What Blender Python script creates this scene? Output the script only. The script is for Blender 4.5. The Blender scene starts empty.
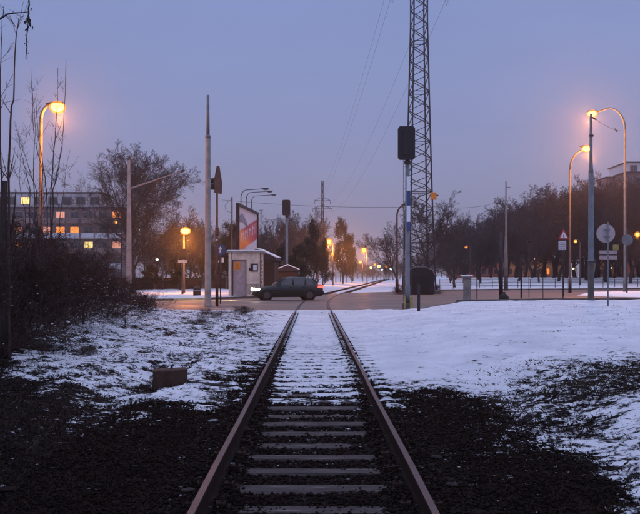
import bpy, math, random
import numpy as np
from mathutils import Vector, Matrix

C = bpy.context.scene.collection
SC = bpy.context.scene
PI = math.pi
R = math.radians

# ------------------------------------------------------------------ camera, sky, sun, exposure
CAM_Z = 1.63
cam_data = bpy.data.cameras.new("camera")
cam = bpy.data.objects.new("camera", cam_data)
C.objects.link(cam)
cam.location = (0, 0, CAM_Z)
cam.rotation_euler = (R(90), 0, 0)
cam_data.sensor_width = 36
cam_data.lens = 900 / 640 * 36
cam_data.shift_x = 6.5 / 640
cam_data.shift_y = 19 / 640
cam_data.clip_start = 0.1
cam_data.clip_end = 4000
SC.camera = cam

world = bpy.data.worlds.new("World")
SC.world = world
world.use_nodes = True
wn, wl = world.node_tree.nodes, world.node_tree.links
wn.clear()
w_out = wn.new("ShaderNodeOutputWorld")
w_bg = wn.new("ShaderNodeBackground")
w_tc = wn.new("ShaderNodeTexCoord")
w_sep = wn.new("ShaderNodeSeparateXYZ")
w_ramp = wn.new("ShaderNodeValToRGB")
w_sky = wn.new("ShaderNodeTexSky")
w_sky.sky_type = 'NISHITA'
w_sky.sun_disc = False
w_sky.sun_elevation = R(-1.5)
w_sky.sun_rotation = R(60)
w_mul = wn.new("ShaderNodeMix"); w_mul.data_type = 'RGBA'; w_mul.blend_type = 'MIX'
w_mul.inputs[0].default_value = 0.12
wl.new(w_tc.outputs["Generated"], w_sep.inputs[0])
wl.new(w_sep.outputs["Z"], w_ramp.inputs[0])
cr = w_ramp.color_ramp
# an overcast dusk brightened overhead to light the snow: mauve low down, blue above
stops = [(0.0, (3.35, 3.2, 4.35)), (0.07, (2.85, 2.95, 4.5)), (0.16, (2.3, 2.7, 4.7)), (0.32, (1.95, 2.6, 5.0)), (0.75, (6.4, 7.2, 11.0)), (1.0, (7.2, 8.0, 12.2))]
while len(cr.elements) < len(stops):
    cr.elements.new(0.5)
for e, (p, c) in zip(cr.elements, stops):
    e.position = p
    e.color = (*c, 1)
w_nz = wn.new("ShaderNodeTexNoise"); w_nz.inputs["Scale"].default_value = 2.2; w_nz.inputs["Detail"].default_value = 5
w_map = wn.new("ShaderNodeMapping"); w_map.inputs["Scale"].default_value = (1, 1, 4)
wl.new(w_tc.outputs["Generated"], w_map.inputs[0]); wl.new(w_map.outputs[0], w_nz.inputs["Vector"])
w_mr = wn.new("ShaderNodeMapRange"); w_mr.inputs[1].default_value = .3; w_mr.inputs[2].default_value = .7; w_mr.inputs[3].default_value = .94; w_mr.inputs[4].default_value = 1.06
wl.new(w_nz.outputs["Fac"], w_mr.inputs[0])
w_vm = wn.new("ShaderNodeVectorMath"); w_vm.operation = 'SCALE'
wl.new(w_ramp.outputs[0], w_vm.inputs[0]); wl.new(w_mr.outputs[0], w_vm.inputs["Scale"])
wl.new(w_vm.outputs[0], w_mul.inputs[6])
wl.new(w_sky.outputs[0], w_mul.inputs[7])
wl.new(w_mul.outputs[2], w_bg.inputs[0])
w_bg.inputs[1].default_value = 0.13
wl.new(w_bg.outputs[0], w_out.inputs[0])

sun_data = bpy.data.lights.new("sun", 'SUN')
sun_data.energy = 0.06
sun_data.angle = R(25)
sun_data.color = (1.0, 0.8, 0.85)
sun = bpy.data.objects.new("sun", sun_data)
C.objects.link(sun)
sun.rotation_euler = (R(62), 0, R(120))

SC.view_settings.view_transform = 'Standard'
SC.view_settings.look = 'None'
SC.view_settings.exposure = 0
SC.view_settings.gamma = 1
SC.render.engine = 'CYCLES'
SC.cycles.max_bounces = 5
SC.cycles.volume_bounces = 0
SC.cycles.use_denoising = True
SC.cycles.sample_clamp_indirect = 3

# ------------------------------------------------------------------ helpers
def at(px, py, Y):
    return Vector(((px - 313.5) * Y / 900, Y, CAM_Z + (276 - py) * Y / 900))

def ax(px, Y):
    return (px - 313.5) * Y / 900

def az(py, Y):
    return CAM_Z + (276 - py) * Y / 900

class MB:
    def __init__(self):
        self.v, self.f, self.m = [], [], []
    def add(self, vs, fs, mi=0):
        o = len(self.v)
        self.v.extend(vs)
        for f in fs:
            self.f.append(tuple(i + o for i in f))
            self.m.append(mi)
        return self
    def box(self, c, s, rz=0, tilt=None, mi=0):
        hx, hy, hz = s[0] / 2, s[1] / 2, s[2] / 2
        vs = [Vector((x, y, z)) for z in (-hz, hz) for y in (-hy, hy) for x in (-hx, hx)]
        M = Matrix.Rotation(rz, 3, 'Z')
        if tilt: M = M @ Matrix.Rotation(tilt[0], 3, 'X') @ Matrix.Rotation(tilt[1], 3, 'Y')
        vs = [tuple(M @ v + Vector(c)) for v in vs]
        return self.add(vs, [(0, 2, 3, 1), (4, 5, 7, 6), (0, 1, 5, 4), (1, 3, 7, 5), (3, 2, 6, 7), (2, 0, 4, 6)], mi)
    def tube(self, pts, rad, n=6, caps=True, mi=0):
        pts = [Vector(p) for p in pts]
        if not isinstance(rad, (list, tuple)): rad = [rad] * len(pts)
        vs = []
        u = None
        for i, p in enumerate(pts):
            d = (pts[min(i + 1, len(pts) - 1)] - pts[max(i - 1, 0)])
            d = d.normalized() if d.length > 1e-9 else Vector((0, 0, 1))
            if u is None:
                u = d.orthogonal().normalized()
            else:
                u = (u - d * u.dot(d))
                u = u.normalized() if u.length > 1e-6 else d.orthogonal().normalized()
            w = d.cross(u)
            for k in range(n):
                a = 2 * PI * k / n
                vs.append(tuple(p + (u * math.cos(a) + w * math.sin(a)) * rad[i]))
        fs = []
        for i in range(len(pts) - 1):
            for k in range(n):
                a, b = i * n + k, i * n + (k + 1) % n
                fs.append((a, b, b + n, a + n))
        if caps:
            fs.append(tuple(range(n - 1, -1, -1)))
            fs.append(tuple(range((len(pts) - 1) * n, len(pts) * n)))
        return self.add(vs, fs, mi)
    def prism(self, poly, z0, z1, M=None, mi=0):
        """poly in local xy, extruded z0..z1, then mapped by matrix M"""
        n = len(poly)
        vs = [Vector((x, y, z)) for z in (z0, z1) for x, y in poly]
        if M is not None: vs = [M @ v for v in vs]
        vs = [tuple(v) for v in vs]
        fs = [tuple(range(n - 1, -1, -1)), tuple(range(n, 2 * n))]
        fs += [(i, (i + 1) % n, n + (i + 1) % n, n + i) for i in range(n)]
        return self.add(vs, fs, mi)
    def lathe(self, prof, n=16, c=(0, 0, 0), M=None, mi=0):
        vs = []
        for r, z in prof:
            for k in range(n):
                a = 2 * PI * k / n
                v = Vector((r * math.cos(a), r * math.sin(a), z))
                if M is not None: v = M @ v
                vs.append(tuple(v + Vector(c)))
        fs = []
        for i in range(len(prof) - 1):
            for k in range(n):
                a, b = i * n + k, i * n + (k + 1) % n
                fs.append((a, b, b + n, a + n))
        fs.append(tuple(range(n - 1, -1, -1)))
        fs.append(tuple(range((len(prof) - 1) * n, len(prof) * n)))
        return self.add(vs, fs, mi)
    def mesh(self, name, mats, smooth=False):
        me = bpy.data.meshes.new(name)
        me.from_pydata([tuple(v) for v in self.v], [], self.f)
        if not isinstance(mats, (list, tuple)): mats = [mats]
        for m in mats: me.materials.append(m)
        if len(mats) > 1: me.polygons.foreach_set('material_index', self.m)
        if smooth: me.polygons.foreach_set('use_smooth', [True] * len(me.polygons))
        me.update()
        return me
    def build(self, name, mats, parent=None, smooth=False, bevel=0, stuff=False):
        o = bpy.data.objects.new(name, self.mesh(name, mats, smooth))
        C.objects.link(o)
        if parent: o.parent = parent
        if bevel:
            b = o.modifiers.new("bevel", 'BEVEL'); b.width = bevel; b.segments = 2; b.limit_method = 'ANGLE'
        if stuff: o["kind"] = "stuff"
        return o

def tag(o, label=None, cat=None, group=None, kind=None):
    if label: o["label"] = label
    if cat: o["category"] = cat
    if group: o["group"] = group
    if kind: o["kind"] = kind
    return o

def thing(name, label, cat, loc=(0, 0, 0), rz=0, group=None):
    o = bpy.data.objects.new(name, None)
    C.objects.link(o)
    o.location = loc
    o.rotation_euler = (0, 0, rz)
    o.empty_display_size = 0.2
    return tag(o, label, cat, group)

def copy_tree(o, parent=None):
    c = o.copy()
    C.objects.link(c)
    if parent: c.parent = parent
    for ch in list(o.children): copy_tree(ch, c)
    return c

def mat(name, col, rough=0.8, metal=0.0, var=0.25, scale=3.0, bump=0.2, bscale=None, emit=None, estr=0, col2=None, spec=0.3):
    m = bpy.data.materials.new(name)
    m.use_nodes = True
    n, l = m.node_tree.nodes, m.node_tree.links
    b = n["Principled BSDF"]
    b.inputs["Roughness"].default_value = rough
    b.inputs["Metallic"].default_value = metal
    b.inputs["Specular IOR Level"].default_value = spec
    tc = n.new("ShaderNodeTexCoord")
    nz = n.new("ShaderNodeTexNoise")
    nz.inputs["Scale"].default_value = scale
    nz.inputs["Detail"].default_value = 6
    nz.inputs["Roughness"].default_value = 0.65
    l.new(tc.outputs["Object"], nz.inputs["Vector"])
    r = n.new("ShaderNodeValToRGB")
    r.color_ramp.elements[0].position = 0.35
    r.color_ramp.elements[1].position = 0.68
    c2 = col2 if col2 else tuple(min(1, c * (1 + var)) for c in col)
    r.color_ramp.elements[0].color = (*[c * (1 - var) for c in col], 1)
    r.color_ramp.elements[1].color = (*c2, 1)
    l.new(nz.outputs["Fac"], r.inputs[0])
    l.new(r.outputs[0], b.inputs["Base Color"])
    if bump:
        n2 = n.new("ShaderNodeTexNoise")
        n2.inputs["Scale"].default_value = bscale or scale * 6
        n2.inputs["Detail"].default_value = 5
        l.new(tc.outputs["Object"], n2.inputs["Vector"])
        bp = n.new("ShaderNodeBump")
        bp.inputs["Strength"].default_value = bump
        bp.inputs["Distance"].default_value = 0.02
        l.new(n2.outputs["Fac"], bp.inputs["Height"])
        l.new(bp.outputs[0], b.inputs["Normal"])
    if emit:
        b.inputs["Emission Color"].default_value = (*emit, 1)
        b.inputs["Emission Strength"].default_value = estr
    return m

M = dict(
    concrete=mat("concrete", (0.24, 0.23, 0.22), 0.9, 0, 0.3, 2.0, 0.4),
    concrete_dark=mat("weathered_concrete", (0.12, 0.115, 0.11), 0.9, 0, 0.35, 2.0, 0.4),
    lamp_pink_concrete=mat("lamplit_tint_concrete", (0.36, 0.27, 0.24), 0.85, 0, 0.25, 2.0, 0.3),  # pink of the lamps' light mixed into this concrete's colour
    galv=mat("galvanised_steel", (0.16, 0.18, 0.2), 0.55, 0.6, 0.25, 2.5, 0.15),
    bluegrey=mat("blue_grey_paint", (0.13, 0.15, 0.165), 0.6, 0.1, 0.3, 2.0, 0.2),
    lamp_paint=mat("lamp_post_paint", (0.08, 0.068, 0.065), 0.6, 0.2, 0.3, 2.0, 0.2),
    dark_steel=mat("dark_steel", (0.045, 0.04, 0.045), 0.6, 0.4, 0.35, 2.0, 0.2),
    rust=mat("rusty_steel", (0.11, 0.06, 0.045), 0.85, 0.2, 0.45, 4.0, 0.5),
    black=mat("black_paint", (0.012, 0.012, 0.014), 0.55, 0, 0.3, 3.0, 0.15),
    white=mat("white_paint", (0.72, 0.74, 0.78), 0.55, 0, 0.12, 4.0, 0.1),
    blue=mat("blue_paint", (0.03, 0.07, 0.17), 0.5, 0, 0.2, 4.0, 0.1),
    red=mat("red_paint", (0.45, 0.03, 0.04), 0.5, 0, 0.2, 4.0, 0.1),
    orange=mat("orange_paint", (0.75, 0.26, 0.03), 0.5, 0, 0.15, 4.0, 0.1),
    yellow=mat("yellow_paint", (0.30, 0.24, 0.09), 0.6, 0, 0.2, 4.0, 0.1),
    plaster=mat("kiosk_plaster", (0.66, 0.55, 0.45), 0.9, 0, 0.3, 1.4, 0.35),
    plaster_stain=mat("stained_plaster", (0.36, 0.31, 0.25), 0.9, 0, 0.4, 1.8, 0.35),
    door=mat("kiosk_door_paint", (0.36, 0.29, 0.30), 0.6, 0, 0.2, 3.0, 0.15),
    sign_back=mat("sign_back_metal", (0.42, 0.33, 0.33), 0.5, 0.3, 0.15, 3.0, 0.1),
    wood=mat("weathered_wood", (0.060, 0.032, 0.022), 0.9, 0, 0.4, 5.0, 0.5),
    bark=mat("bark", (0.035, 0.028, 0.026), 0.95, 0, 0.4, 3.0, 0.5),
    bark_far=mat("twig_bark", (0.046, 0.042, 0.042), 0.95, 0, 0.3, 1.0, 0),
    bark_red=mat("sapling_bark", (0.07, 0.04, 0.04), 0.9, 0, 0.35, 3.0, 0.3),
    bush_bark=mat("bramble_bark", (0.048, 0.028, 0.024), 0.95, 0, 0.4, 3.0, 0),
    needle=mat("evergreen_leaf", (0.022, 0.030, 0.018), 0.8, 0, 0.4, 1.5, 0),
    leaf=mat("dead_leaf", (0.026, 0.014, 0.010), 0.85, 0, 0.5, 2.5, 0, spec=.1),
    grass=mat("dry_grass", (0.045, 0.030, 0.016), 0.9, 0, 0.5, 1.5, 0),
    snow=mat("snow", (0.8, 0.82, 0.86), 0.75, 0, 0.05, 2.0, 0.5, 12),
    ballast=mat("ballast_stone", (0.015, 0.0095, 0.008), 0.95, 0, 0.5, 6.0, 0.4, spec=.05),
    glass=mat("dark_glass", (0.03, 0.036, 0.042), 0.06, 0, 0.1, 1.0, 0, spec=.9),
    rubber=mat("rubber", (0.012, 0.012, 0.012), 0.9, 0, 0.2, 4.0, 0.2),
    carpaint=mat("dark_green_car_paint", (0.010, 0.022, 0.022), 0.22, 0.3, 0.1, 2.0, 0, spec=0.7),
    chrome=mat("alloy", (0.08, 0.08, 0.085), 0.45, 0.4, 0.1, 4.0, 0),
    paper=mat("pale_print", (0.62, 0.60, 0.66), 0.6, 0, 0.06, 2.0, 0),
    kerb=mat("kerb_granite", (0.10, 0.085, 0.08), 0.9, 0, 0.35, 2.0, 0.3),
    wall_brown=mat("apartment_render", (0.24, 0.17, 0.155), 0.9, 0, 0.25, 0.3, 0.2),
    wall_pale=mat("pale_render", (0.60, 0.58, 0.60), 0.9, 0, 0.15, 0.3, 0.2),
    wall_yellow=mat("ochre_render", (0.34, 0.25, 0.14), 0.9, 0, 0.2, 0.3, 0.2),
    wall_pink=mat("brick_red_render", (0.34, 0.15, 0.12), 0.9, 0, 0.2, 0.3, 0.2),
    roof=mat("roofing_felt", (0.05, 0.04, 0.045), 0.9, 0, 0.3, 0.5, 0.2),
    winframe=mat("window_frame_paint", (0.25, 0.23, 0.25), 0.6, 0, 0.1, 2.0, 0),
)

def emitmat(name, col, s, rim=False):
    m = bpy.data.materials.new(name)
    m.use_nodes = True
    n, l = m.node_tree.nodes, m.node_tree.links
    b = n["Principled BSDF"]
    b.inputs["Base Color"].default_value = (*[min(1, c) for c in col], 1)
    b.inputs["Emission Color"].default_value = (*col, 1)
    tc = n.new("ShaderNodeTexCoord")
    mr = n.new("ShaderNodeMapRange")
    if rim:     # halo graded into the bowl's glow: hottest at the bottom, deep orange at the rim
        sp = n.new("ShaderNodeSeparateXYZ"); l.new(tc.outputs["Generated"], sp.inputs[0])
        mr.interpolation_type = 'SMOOTHSTEP'
        mr.inputs[1].default_value = .08; mr.inputs[2].default_value = .75
        mr.inputs[3].default_value = s * 1.3; mr.inputs[4].default_value = s * .14
        l.new(sp.outputs["Z"], mr.inputs[0])
    else:
        nz = n.new("ShaderNodeTexNoise"); nz.inputs["Scale"].default_value = 1.2
        l.new(tc.outputs["Object"], nz.inputs["Vector"])
        mr.inputs[3].default_value = s * 0.6; mr.inputs[4].default_value = s * 1.3
        l.new(nz.outputs["Fac"], mr.inputs[0])
    l.new(mr.outputs[0], b.inputs["Emission Strength"])
    return m

def halo_mat(name, col, s, fac):
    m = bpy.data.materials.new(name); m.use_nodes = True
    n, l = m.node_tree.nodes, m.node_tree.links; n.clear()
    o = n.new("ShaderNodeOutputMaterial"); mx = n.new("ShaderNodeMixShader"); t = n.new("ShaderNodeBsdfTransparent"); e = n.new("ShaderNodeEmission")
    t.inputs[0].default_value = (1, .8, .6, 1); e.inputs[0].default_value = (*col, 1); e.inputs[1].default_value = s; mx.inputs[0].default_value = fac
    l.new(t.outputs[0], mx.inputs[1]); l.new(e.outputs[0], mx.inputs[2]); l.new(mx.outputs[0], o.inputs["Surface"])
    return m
halo_sodium = halo_mat("sodium_halo_shell", (1.0, .36, .05), 2.1, .45)  # lamp halo imitated by a see-through glowing shell round the bulb
E_core = emitmat("sodium_arc_tube", (1.0, .56, .20), 9)
E_sodium = emitmat("sodium_lamp_glow", (1.0, 0.30, 0.04), 8, True)
E_sodium_far = emitmat("far_sodium_glow", (1.0, 0.50, 0.22), 4)
E_white_far = emitmat("far_mercury_glow", (0.75, 0.95, 0.85), 2.2)
E_yellow_far = emitmat("far_yellow_glow", (1.0, 0.85, 0.35), 3.0)
E_head = emitmat("headlight_glow", (1.0, 0.92, 0.62), 16)
E_tail = emitmat("tail_light_glow", (1.0, 0.04, 0.03), 7)
E_win_y = emitmat("lit_window_yellow", (1.0, 0.70, 0.22), 1.3)
E_win_o = emitmat("lit_window_orange", (1.0, 0.30, 0.05), 1.15)
E_win_p = emitmat("lit_window_dim", (1.0, 0.40, 0.25), 0.7)

# ------------------------------------------------------------------ numpy noise
def vnoise(x, y, seed=0):
    xi = np.floor(x).astype(np.int64); yi = np.floor(y).astype(np.int64)
    fx = x - xi; fy = y - yi
    fx = fx * fx * (3 - 2 * fx); fy = fy * fy * (3 - 2 * fy)
    def h(a, b):
        n = (a * 374761393 + b * 668265263 + seed * 974711) & 0x7fffffff
        n = ((n ^ (n >> 13)) * 1274126177) & 0x7fffffff
        return ((n ^ (n >> 16)) & 0xffff) / 65535.0
    return (h(xi, yi) * (1 - fx) + h(xi + 1, yi) * fx) * (1 - fy) + (h(xi, yi + 1) * (1 - fx) + h(xi + 1, yi + 1) * fx) * fy

def fbm(x, y, oct=4, seed=0):
    s = 0; a = 0.5; t = 0
    for i in range(oct):
        s = s + a * vnoise(x * 2 ** i + 17.3 * i, y * 2 ** i - 9.1 * i, seed + i); t += a; a *= 0.55
    return s / t

def sstep(a, b, x):
    t = np.clip((x - a) / (b - a), 0, 1)
    return t * t * (3 - 2 * t)

# road polygon: oblique junction, wider to the right
ROAD = [(-160, 35), (-20, 37.6), (-6.5, 38.3), (4.4, 39.6), (5.4, 43), (8.2, 51.5), (14, 55), (30, 56.5), (160, 58),
        (160, 118), (37, 102), (20, 96), (11, 90), (4, 80), (1.4, 74), (-3, 62), (-8.5, 54), (-20, 51), (-160, 46)]
ISLAND = [(20, 69), (21, 64.5), (24, 61.5), (60, 61), (120, 64), (120, 86), (32, 84), (24, 79)]

def poly_sd(px, py, poly):
    """signed distance, negative inside"""
    d = np.full(px.shape, 1e9); inside = np.zeros(px.shape, bool)
    n = len(poly)
    for i in range(n):
        x0, y0 = poly[i]; x1, y1 = poly[(i + 1) % n]
        ex, ey = x1 - x0, y1 - y0
        t = np.clip(((px - x0) * ex + (py - y0) * ey) / (ex * ex + ey * ey), 0, 1)
        d = np.minimum(d, np.hypot(px - x0 - t * ex, py - y0 - t * ey))
        c = ((y0 > py) != (y1 > py)) & (px < (x1 - x0) * (py - y0) / ((y1 - y0) if y1 != y0 else 1e-9) + x0)
        inside ^= c
    return np.where(inside, -d, d)

def track_x(y):
    y = np.asarray(y, float)
    return np.where(y < 41, 0.0, np.where(y < 76, (y - 41) ** 2 / 744.7, 35 ** 2 / 744.7 + (y - 76) * 0.094))

def ground(x, y):
    x = np.asarray(x, float); y = np.asarray(y, float)
    dt = np.abs(x - track_x(y))
    n1 = fbm(x * 0.35, y * 0.35, 4, 3) - 0.5
    n2 = fbm(x * 2.2, y * 2.2, 4, 9) - 0.5
    z = 0.16 + n1 * np.where(x > 0, .14, .25) + n2 * 0.12 + (fbm(x * 7, y * 7, 3, 14) - .5) * .035 * (y < 45)
    # left bank climbs under the bushes
    z = z + 0.55 * sstep(4.0, 9.0, -x) * sstep(6, 14, y) * (1 - sstep(34, 38, y))
    z = z + 0.10 * sstep(2.5, 6, x) * (1 - sstep(34, 52, y))
    # shallow ditch beside the track
    z = z - 0.16 * np.exp(-((dt - 2.4) / 0.7) ** 2) * (1 - sstep(30, 37, y))
    # formation
    far = np.maximum(y - 80, 0) * .018
    k = 1 - sstep(1.3 + far, 2.3 + far * 1.6, dt)
    zt = np.where(y > 38, np.where(y > 80, .045, 0.075), -0.03) + n2 * 0.03
    zt = zt + np.where(y < 38, .050 * (1 - sstep(0.08, 0.26, np.abs(dt - 0.75))), 0)
    zt = zt + np.where(y < 38, .045 * sstep(.86, 1.0, dt) + .012 * (dt < .6) , 0)
    z = z * (1 - k) + zt * k
    # under the road
    sd = poly_sd(x, y, ROAD)
    r = 1 - sstep(0.15, 1.3, sd)
    z = z * (1 - r) + (0.13 + n2 * 0.03) * r * sstep(-0.1, 0.3, sd) + 0.0 * r
    z = np.where(sd < 0, 0.02, z)
    z = np.where(y > 150, (0.18 + (z - 0.18) * 0.6) * (1 - k) + z * k, z)
    z = z + 1.15 * sstep(103, 150, y) * sstep(12, 30, x - (y - 100) * .094)
    return z

def snowmask(x, y):
    dt = np.abs(x - track_x(y))
    q = x / np.maximum(y, 1.0)
    n = fbm(x * 0.9, y * 0.9, 4, 21) - 0.5
    n3 = fbm(x * 3.5, y * 2.2, 3, 31) - 0.5
    s = 1.06 + n * 0.2
    # front edge of the snow
    edge = 11.9 + 1.0 * np.sin(x * 1.3 + 0.6) * sstep(.8, 1.8, dt) + 0.9 * sstep(.7, 1.5, x) - .5 * sstep(.8, 1.4, -x)
    edge = edge + n * 5.5
    front = 0.08 + .22 * sstep(-3.2, -.6, y - edge) + 0.70 * sstep(-1.4, 1.5, y - edge) - .08 * (y < 9)
    s = s * front
    # left part is patchy with weeds
    s = s - 0.34 * sstep(0.0, 0.05, -q - 0.02) * (1 + 1.2 * n) * front * (y < 40)
    s = s - 0.62 * sstep(0.29, 0.37, -q + n * 0.12) * (y < 40)
    # dark grass band on the right
    b = np.exp(-((y - 13.6 - n * 3) / 2.2) ** 2) * sstep(1.6, 4.2, x + n * 2)
    s = s - 0.50 * b
    mott = 0.14 + 0.21 * sstep(1.2, 2.6, x) * sstep(5.5, 8.0, y)
    s = np.where((x > 1.15) & (y < 14), np.maximum(s, mott + n * .8), s)
    # snow again at lower right
    p = sstep(0.0, 0.10, q - 0.265 + n * 0.14) * (1 - sstep(10.3, 11.8, y + n * 3))
    s = np.maximum(s, 0.74 * p + n * 0.35 * p)
    # gaps between sleepers show through the thin snow nearest the camera
    gap = np.abs(((y - 4.52) % 0.6) - 0.3) / 0.3      # 0 at the gap, 1 on a sleeper
    s = s - (0.50 * (1 - sstep(.15, .75, gap)) * (1 - sstep(12, 27, y)) ) * (dt < 1.15) * front
    s = s - 0.22 * sstep(.58, .75, fbm(x * 1.6, y * 1.1, 4, 63)) * (x < -1) * (y < 38)
    s = s - 0.30 * sstep(.56, .70, fbm(x * 2.4, y * 1.6, 4, 67)) * (x < -1) * (y < 38)
    # between rails: thin, shows sleepers
    s = s - 0.10 * (dt < 0.75) * front
    # line of dark ballast against the rails
    s = s - 0.40 * np.exp(-((dt - 0.75) / 0.13) ** 2) * (1 - sstep(30, 40, y)) - 0.15 * np.exp(-((dt - 0.9) / 0.25) ** 2) * (1 - sstep(18, 30, y))
    # verge beyond the road on the left
    sd = poly_sd(x, y, ROAD)
    s = s - 0.45 * ((sd > 0) & (sd < 3.0) & (y > 48) & (x < 2))
    s = s - 0.35 * ((y > 120) & (q < 0.0))
    s = s - .12 * sstep(.5, .7, fbm(x * 1.3, y * .8, 3, 71)) * (x > 1)
    return np.clip(s + n3 * 0.10, 0, 1.12)

def build_ground():
    ys = [-40, -25, -12, -5, 0, 3]
    y = 5.0
    while y < 900:
        ys.append(y)
        y += max(0.055, 0.0042 * y) if y < 60 else 0.02 * y
    ys.append(900)
    xs = [0.0]; x = 0.0
    while x < 700:
        x += 0.055 if x < 4 else (0.055 + (x - 4) * 0.035)
        xs.append(min(x, 700))
    xs = np.array(sorted(set([-a for a in xs] + xs)))
    ys = np.array(sorted(set(ys)))
    X, Y = np.meshgrid(xs, ys)
    Z = ground(X, Y)
    S = snowmask(X, Y)
    Z = Z + 0.035 * sstep(0.4, 0.7, S) * (Y > 5)
    Z = np.where(poly_sd(X, Y, ROAD) < 0, 0.02, Z)
    nx, ny = len(xs), len(ys)
    verts = np.stack([X.ravel(), Y.ravel(), Z.ravel()], 1)
    idx = np.arange(nx * ny).reshape(ny, nx)
    f = np.stack([idx[:-1, :-1].ravel(), idx[:-1, 1:].ravel(), idx[1:, 1:].ravel(), idx[1:, :-1].ravel()], 1)
    me = bpy.data.meshes.new("ground")
    me.vertices.add(len(verts)); me.vertices.foreach_set("co", verts.astype(np.float32).ravel())
    me.loops.add(f.size); me.loops.foreach_set("vertex_index", f.astype(np.int32).ravel())
    me.polygons.add(len(f)); me.polygons.foreach_set("loop_start", np.arange(0, f.size, 4, dtype=np.int32))
    me.update(calc_edges=True)
    me.polygons.foreach_set("use_smooth", np.ones(len(f), bool))
    a = me.attributes.new("snow", 'FLOAT', 'POINT')
    a.data.foreach_set("value", S.astype(np.float32).ravel())
    me.materials.append(ground_mat())
    o = bpy.data.objects.new("ground", me); C.objects.link(o)
    o["kind"] = "structure"
    return o

def ground_mat():
    m = bpy.data.materials.new("snow_and_soil")
    m.use_nodes = True
    n, l = m.node_tree.nodes, m.node_tree.links
    b = n["Principled BSDF"]
    geo = n.new("ShaderNodeNewGeometry")
    at_ = n.new("ShaderNodeAttribute"); at_.attribute_name = "snow"
    def noise(sc, det=6, ro=0.6):
        z = n.new("ShaderNodeTexNoise"); z.inputs["Scale"].default_value = sc; z.inputs["Detail"].default_value = det
        z.inputs["Roughness"].default_value = ro
        l.new(geo.outputs["Position"], z.inputs["Vector"]); return z
    def math_(op, a, b_=None, clamp=False):
        k = n.new("ShaderNodeMath"); k.operation = op; k.use_clamp = clamp
        for i, v in enumerate((a, b_)):
            if v is None: continue
            if isinstance(v, (int, float)): k.inputs[i].default_value = v
            else: l.new(v, k.inputs[i])
        return k.outputs[0]
    n1 = noise(5.5, 8, 0.7); n2 = noise(19, 5, 0.65)
    nn = math_('ADD', math_('MULTIPLY', math_('SUBTRACT', n1.outputs["Fac"], 0.5), 3.0), math_('MULTIPLY', math_('SUBTRACT', n2.outputs["Fac"], 0.5), 1.6))
    v = math_('ADD', at_.outputs["Fac"], nn)
    mr = n.new("ShaderNodeMapRange"); mr.interpolation_type = 'SMOOTHSTEP'
    mr.inputs[1].default_value = 0.36; mr.inputs[2].default_value = 0.66
    l.new(v, mr.inputs[0])
    # soil
    n3 = noise(9, 8, 0.75)
    r = n.new("ShaderNodeValToRGB")
    e = r.color_ramp.elements
    e[0].position = 0.3; e[0].color = (0.005, 0.0035, 0.003, 1)
    e[1].position = 0.75; e[1].color = (0.024, 0.015, 0.010, 1)
    k = r.color_ramp.elements.new(0.55); k.color = (0.013, 0.009, 0.008, 1)
    l.new(n3.outputs["Fac"], r.inputs[0])
    # snow tone
    n4 = noise(0.8, 4, 0.5)
    r2 = n.new("ShaderNodeValToRGB")
    r2.color_ramp.elements[0].position = 0.3; r2.color_ramp.elements[0].color = (0.62, 0.64, 0.69, 1)
    r2.color_ramp.elements[1].position = 0.7; r2.color_ramp.elements[1].color = (0.82, 0.83, 0.87, 1)
    l.new(n4.outputs["Fac"], r2.inputs[0])
    mx = n.new("ShaderNodeMix"); mx.data_type = 'RGBA'
    l.new(mr.outputs[0], mx.inputs[0]); l.new(r.outputs[0], mx.inputs[6]); l.new(r2.outputs[0], mx.inputs[7])
    l.new(mx.outputs[2], b.inputs["Base Color"])
    b.inputs["Roughness"].default_value = 0.85
    b.inputs["Specular IOR Level"].default_value = 0.08
    n5 = noise(70, 4, 0.7)
    hh = math_('ADD', math_('ADD', math_('MULTIPLY', mr.outputs[0], 0.6), n2.outputs["Fac"]), math_('MULTIPLY', n5.outputs["Fac"], .5))
    bp = n.new("ShaderNodeBump"); bp.inputs["Strength"].default_value = 0.85; bp.inputs["Distance"].default_value = 0.045
    l.new(hh, bp.inputs["Height"]); l.new(bp.outputs[0], b.inputs["Normal"])
    return m

build_ground()

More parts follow.
